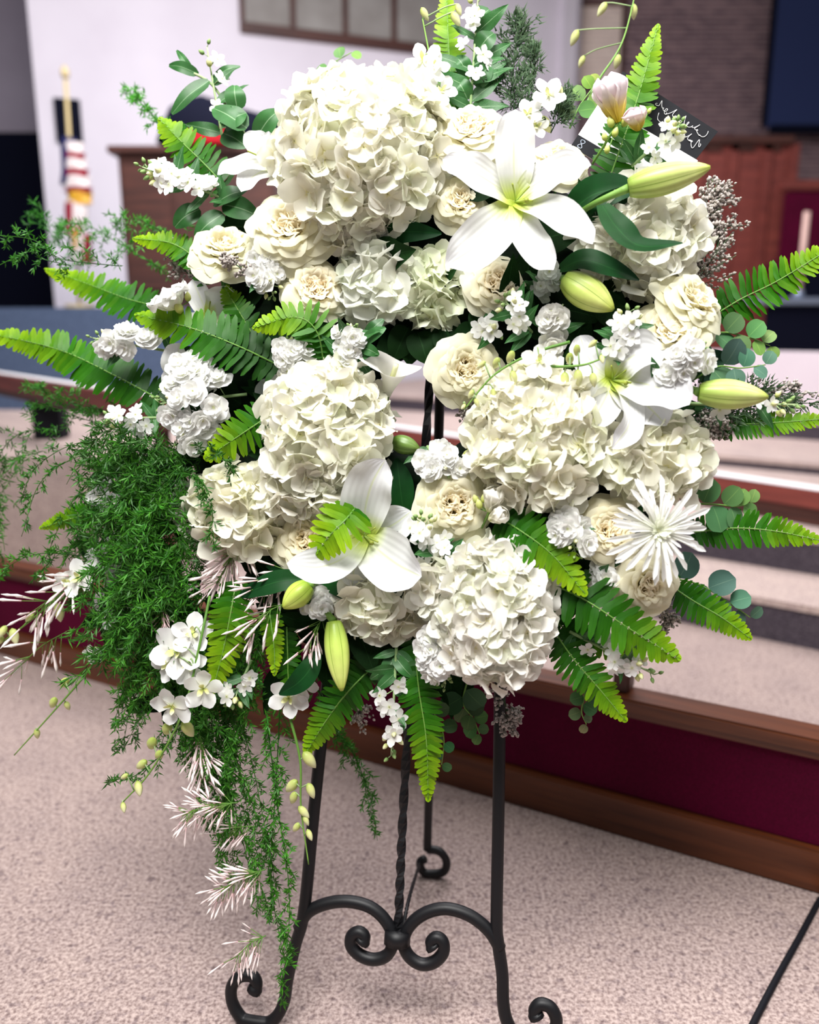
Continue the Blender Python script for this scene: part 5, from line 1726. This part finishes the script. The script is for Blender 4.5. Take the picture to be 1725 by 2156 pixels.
# ------------------------------------------------------------------ jasmine
def jasmine(label, c, e, n, L, h, seed, pink=0.0, fan=1.0, group='pink-white jasmine clusters'):
    """buds fan out from c towards e"""
    r = random.Random(seed)
    a = P(c[0], c[1], h)
    s = S(c[0], c[1], h)
    root = thing('jasmine_cluster', label, 'jasmine', a, group)
    d0 = (P(e[0], e[1], h) - a)
    D = d0.length
    d0.normalize()
    sd = d0.cross(face()).normalized()
    st = cat([a, a + d0 * D * 0.45 + ZU * 0.006, a + d0 * D * 0.85], 10)
    tube('stem', st, 0.0008, M['stem'], root, sides=4)
    for i in range(int(n * 1.6)):
        b0 = st[r.randrange(1, 11)]
        d = (d0 * r.uniform(0.3, 1.0) + sd * r.uniform(-1, 1) * fan * 0.8 - FW * r.uniform(-0.5, 0.6) - ZU * 0.25).normalized()
        q = b0 + d * L * s * r.uniform(0.35, 1.0)
        tube('pedicel', [b0, q], 0.0005, M['stem'], root, sides=4)
        d = (d + V((r.uniform(-1, 1), r.uniform(-1, 1), r.uniform(-1, 1))) * 0.15).normalized()
        k_ = L * s * r.uniform(0.75, 1.2)
        p = pink * 0.6 + r.uniform(0, 0.08)
        obj('bud', SLIM, M['jasmine'], root, xf(q - a, frame(d), (k_ * 1.0, k_ * 1.0, k_)), (1, 1 - p * 0.5, 1 - p * 0.45))
    return root


jasmine('pink-tinged jasmine cluster below the creamy hydrangea', (520, 1130), (450, 1240), 34, 44, 0.14, 1, 0.15, 1.3)
jasmine('jasmine buds pointing left from the dark leaves', (620, 1200), (520, 1260), 22, 42, 0.14, 2, 0.1, 1.1)
jasmine('jasmine buds over the narrow fern tips', (600, 1270), (520, 1330), 16, 46, 0.15, 3, 0.05, 1.0)
jasmine('jasmine buds hanging in front of the long lime bud stem', (682, 1300), (645, 1370), 14, 40, 0.15, 4, 0.08, 0.9)
jasmine('small deep pink jasmine bunch in the asparagus fern', (342, 1270), (340, 1340), 16, 26, 0.15, 5, 0.6, 1.1)
jasmine('jasmine cluster hanging under the white orchids', (420, 1540), (430, 1650), 34, 40, 0.11, 6, 0.12, 0.9)
jasmine('jasmine cluster spreading left over the carpet', (500, 1690), (365, 1722), 44, 36, 0.13, 7, 0.12, 1.4)
jasmine('jasmine cluster trailing above the left scroll foot', (560, 1830), (450, 1885), 46, 36, 0.12, 8, 0.12, 1.5)
jasmine('lowest faint jasmine cluster near the left easel leg', (560, 1970), (490, 2020), 22, 34, 0.11, 9, 0.12, 1.3)
jasmine('jasmine buds at the left edge over the burgundy panel', (190, 1200), (60, 1300), 22, 52, 0.11, 10, 0.0, 1.1)
jasmine('sparse jasmine buds at the left edge over the carpet', (140, 1330), (30, 1410), 12, 46, 0.10, 11, 0.0, 1.0)
jasmine('jasmine buds by the trailing fern below the orchids', (540, 1740), (470, 1760), 18, 34, 0.09, 12, 0.1, 1.2)


# ------------------------------------------------------------------ orchids
ORCH = [floret_mesh(460 + i, npet=5, wid=0.38, cup=0.10, rip=0.08, nv=6, nc=4) for i in range(3)]
LIPM = floret_mesh(480, npet=3, wid=0.4, cup=0.8, rip=0.05)


def orchid(label, px, blossoms, buds, seed=0, bpx=44, budpx=38, col=(1, 1, 1)):
    """px: stem; blossoms: (x, y, h, size px, dx, dy); buds: (x, y, size)"""
    r = random.Random(seed)
    pts = cat([P(*q) for q in px], 30)
    s = S(*px[0])
    root = thing('orchid_spray', label, 'orchid', pts[0], 'white orchid sprays')
    tube('stem', pts, lambda t: 0.0024 - 0.0014 * t, M['stem'], root, sides=6)
    o0 = root.location

    def nearest(q):
        return min(pts, key=lambda p: (p - q).length)
    for bx, by, h, sz, dx, dy in blossoms:
        q = P(bx, by, h)
        p = nearest(q)
        tube('pedicel', cat([p, p.lerp(q, 0.5) + ZU * 0.012, q + FW * 0.004], 6), 0.0012, M['palestem'], root, sides=5)
        f = face(dx, dy)
        k_ = sz * S(bx, by, h)
        b = obj('blossom', ORCH[r.randrange(3)], M['white'], root, xf(q - o0, frame(f, XR, r.uniform(0, 6)), k_), col)
        obj('lip', LIPM, M['smallbud'], b, xf(V((0, 0, 0.05)), None, 0.32), (1.1, 1.1, 1.0))
    for bx, by, sz in buds:
        hh = px[-1][2] + r.uniform(0.0, 0.012)
        q = P(bx, by, hh)
        p = nearest(q)
        d = (q - p)
        d = (d.normalized() if d.length > 1e-5 else XR) * 0.6 - ZU * 0.9 + XR * r.uniform(-0.3, 0.2)
        d.normalize()
        k_ = sz * S(bx, by, hh)
        tube('pedicel', cat([p, p.lerp(q, 0.6) + ZU * 0.008, q - d * k_ * 0.45], 6), 0.0011, M['palestem'], root, sides=5)
        obj('bud', FATBUD, M['smallbud'], root, xf(q - d * k_ * 0.5 - o0, frame(d), (k_ * 0.95, k_ * 0.95, k_)))
    return root


orchid('white orchid spray with pale green buds hanging at the lower left', [(442, 1255, 0.15), (420, 1360, 0.17), (385, 1500, 0.165), (320, 1620, 0.15), (258, 1690, 0.14)],
       [(372, 1372, 0.17, 56, -0.2, 0.1), (405, 1335, 0.165, 44, 0.1, 0.3), (350, 1395, 0.165, 40, -0.5, 0.0), (428, 1450, 0.175, 46, 0.2, -0.2), (362, 1488, 0.175, 44, -0.2, -0.3), (398, 1400, 0.165, 40, 0, 0)],
       [(396, 1535, 48), (352, 1535, 44), (320, 1566, 44), (335, 1590, 36), (298, 1610, 36), (262, 1635, 22), (292, 1660, 34), (260, 1700, 24)], 1)
orchid('budded orchid spray hanging over the carpet at the far left', [(220, 1360, 0.11), (180, 1420, 0.11), (120, 1490, 0.10), (30, 1590, 0.09)],
       [(196, 1378, 0.12, 22, -0.2, -0.2)], [(135, 1438, 36), (112, 1480, 34), (142, 1486, 24), (78, 1545, 26), (190, 1375, 38)], 2)
orchid('orchid spray of buds hanging beside the left easel leg', [(608, 1500, 0.12), (632, 1600, 0.12), (634, 1700, 0.115), (650, 1820, 0.11)],
       [(608, 1470, 0.13, 42, -0.1, -0.1), (640, 1445, 0.13, 32, 0.2, 0.0)], [(652, 1600, 46), (614, 1655, 42), (655, 1665, 36), (618, 1680, 34), (640, 1710, 34), (645, 1728, 24), (624, 1742, 28), (652, 1758, 26)], 3)
orchid('orchid buds at the left edge above the burgundy panel', [(215, 1180, 0.11), (130, 1250, 0.11), (60, 1310, 0.10), (-20, 1370, 0.10)],
       [(165, 1218, 0.12, 40, -0.2, 0.1), (140, 1225, 0.12, 30, 0.2, -0.2)], [(125, 1290, 42), (30, 1340, 38), (5, 1330, 30), (62, 1300, 26), (-2, 1350, 26)], 4)
orchid('yellow-green orchid buds crossing the right-hand hydrangea', [(1200, 720, 0.18), (1120, 745, 0.19), (1040, 790, 0.19), (978, 862, 0.18)],
       [(1136, 760, 0.195, 38, 0, 0.1)], [(1045, 765, 32), (1075, 752, 34), (1082, 795, 32), (1014, 768, 24), (1040, 830, 26), (992, 830, 22), (976, 856, 16), (1004, 848, 20)], 5)
orchid('orchid buds reaching towards the right-hand lily centre', [(1130, 770, 0.17), (1180, 772, 0.19), (1230, 768, 0.19), (1275, 752, 0.18)],
       [], [(1215, 738, 30), (1248, 724, 24), (1200, 756, 34), (1218, 796, 38), (1250, 800, 32), (1190, 800, 36), (1268, 756, 22)], 6)
orchid('white orchid blossoms at the top beside the upright fern', [(930, 260, 0.10), (915, 190, 0.11), (905, 120, 0.11), (890, 40, 0.09)],
       [(890, 128, 0.12, 44, -0.3, 0.1), (918, 140, 0.12, 34, 0.2, 0.0), (930, 190, 0.11, 34, 0.3, 0.1), (900, 190, 0.11, 30, -0.2, -0.2)], [(895, 30, 30), (960, 40, 34), (966, 20, 26)], 7)
orchid('white orchid blossoms behind the tip of the large lily', [(1120, 290, 0.09), (1130, 240, 0.10), (1150, 210, 0.10), (1170, 180, 0.09)],
       [(1156, 200, 0.11, 38, 0.1, 0.2), (1112, 240, 0.11, 34, -0.2, 0.1), (1130, 265, 0.105, 30, 0, 0)], [(1150, 262, 42), (1180, 190, 24)], 8)
orchid('blurred lime orchid stem with buds at the top right', [(1225, 240, 0.05), (1260, 170, 0.0), (1310, 90, -0.05), (1340, -20, -0.1)],
       [], [(1335, 25, 30), (1210, 80, 34), (1268, 20, 32), (1300, 130, 30), (1225, 130, 26)], 9)


# ------------------------------------------------------------------ freesias
def freesia(label, base, tip, hw, h, col, green=(), stem=None, seed=0, mat='white'):
    r = random.Random(seed)
    a, b = P(base[0], base[1], h), P(tip[0], tip[1], h + 0.02)
    s = S(base[0], base[1], h)
    root = thing('freesia', label, 'freesia', a, 'freesia blossoms')
    ax = b - a
    L = ax.length
    fr = frame(ax, XR)
    for ring in range(2):
        for i in range(3):
            an = i * 2.094 + ring * 1.047 + seed
            prof = [(0.0, 0.08), (0.3, 0.22), (0.6, 0.85), (0.85, 0.95 - 0.12 * ring), (1.0, 0.52 - 0.12 * ring)]
            pts = [fr @ V((cos(an) * hw * s * rr * (0.95 if ring == 0 else 0.7), sin(an) * hw * s * rr * (0.95 if ring == 0 else 0.7), L * z * (1 if ring == 0 else 0.97))) for z, rr in prof]
            od = fr @ V((-cos(an), -sin(an), 0.1))
            w = lambda t: hw * s * 0.92 * (0.12 + sin(pi * min(1, 0.02 + 0.80 * t)) ** 0.9) * sqrt(max(0.02, 1 - max(0, (t - 0.75) / 0.25) ** 2.4))
            d = blade_data(cat(pts, 12), od, w, nc=6, cup=0.45, ruffle=0.07, freq=1.5, ph=an)
            obj('petal', mesh('petal', *d), M[mat], root, None, col)
    for gx, gy, gs in green:
        q = P(gx, gy, h)
        d = (UP + XR * r.uniform(-0.6, 0.6) - FW * 0.4).normalized()
        obj('flower_bud', BUD, M['smallbud'], root, xf(q - a, frame(d), gs * s), (0.9, 0.95, 0.6))
        tube('pedicel', [q, a.lerp(q, 0.3)], 0.001, M['stem'], root, sides=4)
    if stem:
        tube('stem', cat([P(*q) for q in stem] + [a], 10), 0.002, M['stem'], root, sides=6)


freesia('pink-edged white freesia standing at the upper right', (1302, 258), (1276, 158), 36, 0.15, (1, 0.97, 1.0), [(1290, 270, 26), (1312, 268, 26), (1292, 290, 22), (1275, 298, 20), (1278, 325, 20)], [(1248, 345, 0.12), (1270, 310, 0.14)], 1, 'freesia')
freesia('small pink freesia bud beside the large pink one', (1345, 275), (1335, 226), 25, 0.15, (1, 0.93, 0.92), [(1364, 240, 14)], None, 2, 'freesia')
freesia('open white freesia at the left edge of the wreath', (372, 650), (346, 612), 46, 0.15, (1, 1, 1), [(382, 662, 30), (396, 636, 22)], None, 3)
freesia('upright white freesia bud at the right of the bottom rose', (1030, 1078), (1046, 1028), 22, 0.16, (1, 0.99, 0.93), [(1012, 1072, 24), (1006, 1060, 22), (1020, 1060, 22)], [(1010, 1120, 0.12)], 4)
freesia('lower white freesia bud at the right of the bottom rose', (1030, 1094), (1066, 1080), 19, 0.16, (1, 0.98, 0.92), (), None, 5)
freesia('tiny green freesia buds right of the stock above the bottom rose', (985, 985), (1000, 968), 8, 0.14, (0.8, 0.9, 0.4), [(978, 965, 20), (1000, 975, 18), (990, 955, 18), (1004, 992, 16)], [(960, 1010, 0.12)], 6)


# ------------------------------------------------------------------ cards
def card(name, label, corners, h, mat, th=0.0008):
    """corners TL, TR, BR, BL in the photograph, on one plane"""
    a, b, c, d = [P(x, y, h) for x, y in corners]
    root = thing(name, label, 'card', a, None)
    n = (b - a).cross(d - a).normalized() * th
    vs = [p - a for p in (a, b, c, d)] + [p - a + n for p in (a, b, c, d)]
    fs = [(0, 1, 2, 3), (7, 6, 5, 4), (0, 4, 5, 1), (1, 5, 6, 2), (2, 6, 7, 3), (3, 7, 4, 0)]
    obj('card_sheet', mesh('card_sheet', vs, fs, smooth=False), M[mat], root)
    return root, a, b, c, d


root, a, b, c, d = card('white_card', 'white card with a black lower band behind the pink freesia', [(1262, 216), (1470, 338), (1410, 432), (1202, 308)], 0.075, 'paper')
nf = (face() * 0.0012)
q = [d.lerp(a, 0.0), c, c.lerp(b, 0.26), d.lerp(a, 0.26)]
vs = [p - a + nf for p in q] + [p - a for p in q]
obj('black_band', mesh('black_band', vs, [(0, 1, 2, 3), (7, 6, 5, 4), (0, 4, 5, 1), (1, 5, 6, 2), (2, 6, 7, 3), (3, 7, 4, 0)], smooth=False), M['black'], root)
ex, ey = (b - a).normalized(), (a - d).normalized()
p0 = d + (c - d) * 0.07 + (a - d) * 0.13 + nf * 1.3
tube('lettering', [p0 + ex * 0.0035 * sin(2 * u) + ey * 0.0062 * cos(u) for u in [2 * pi * i / 40 for i in range(41)]], 0.0007, M['silver'], root, sides=4)

root, a, b, c, d = card('black_card', 'black card with white handwriting sticking out at the upper right', [(1312, 150), (1512, 277), (1464, 338), (1262, 212)], 0.055, 'black')
ex, ey = (b - a).normalized(), (a - d).normalized()
W, Hc = (b - a).length, (a - d).length
nf = face() * 0.0016
rs = random.Random(11)
for row, (x0, x1, yy) in enumerate(((0.42, 0.93, 0.72), (0.50, 0.95, 0.40))):
    n = 260
    pts = []
    ph = [rs.uniform(0, 6) for _ in range(4)]
    for i in range(n + 1):
        u = i / n
        x = x0 + (x1 - x0) * u + 0.012 * sin(u * 95 + ph[0]) + 0.010 * sin(u * 31 + ph[3])
        y = yy + 0.05 * sin(u * 95 + 1.2) * (0.8 + 0.6 * sin(u * 17 + ph[1])) + 0.16 * max(0, sin(u * 27 + ph[2])) ** 8 - 0.12 * max(0, sin(u * 19 + ph[3])) ** 10
        pts.append(a + ex * W * x - ey * Hc * (1 - y) + nf)
    tube('handwriting', pts, 0.00045, M['paper'], root, sides=4)
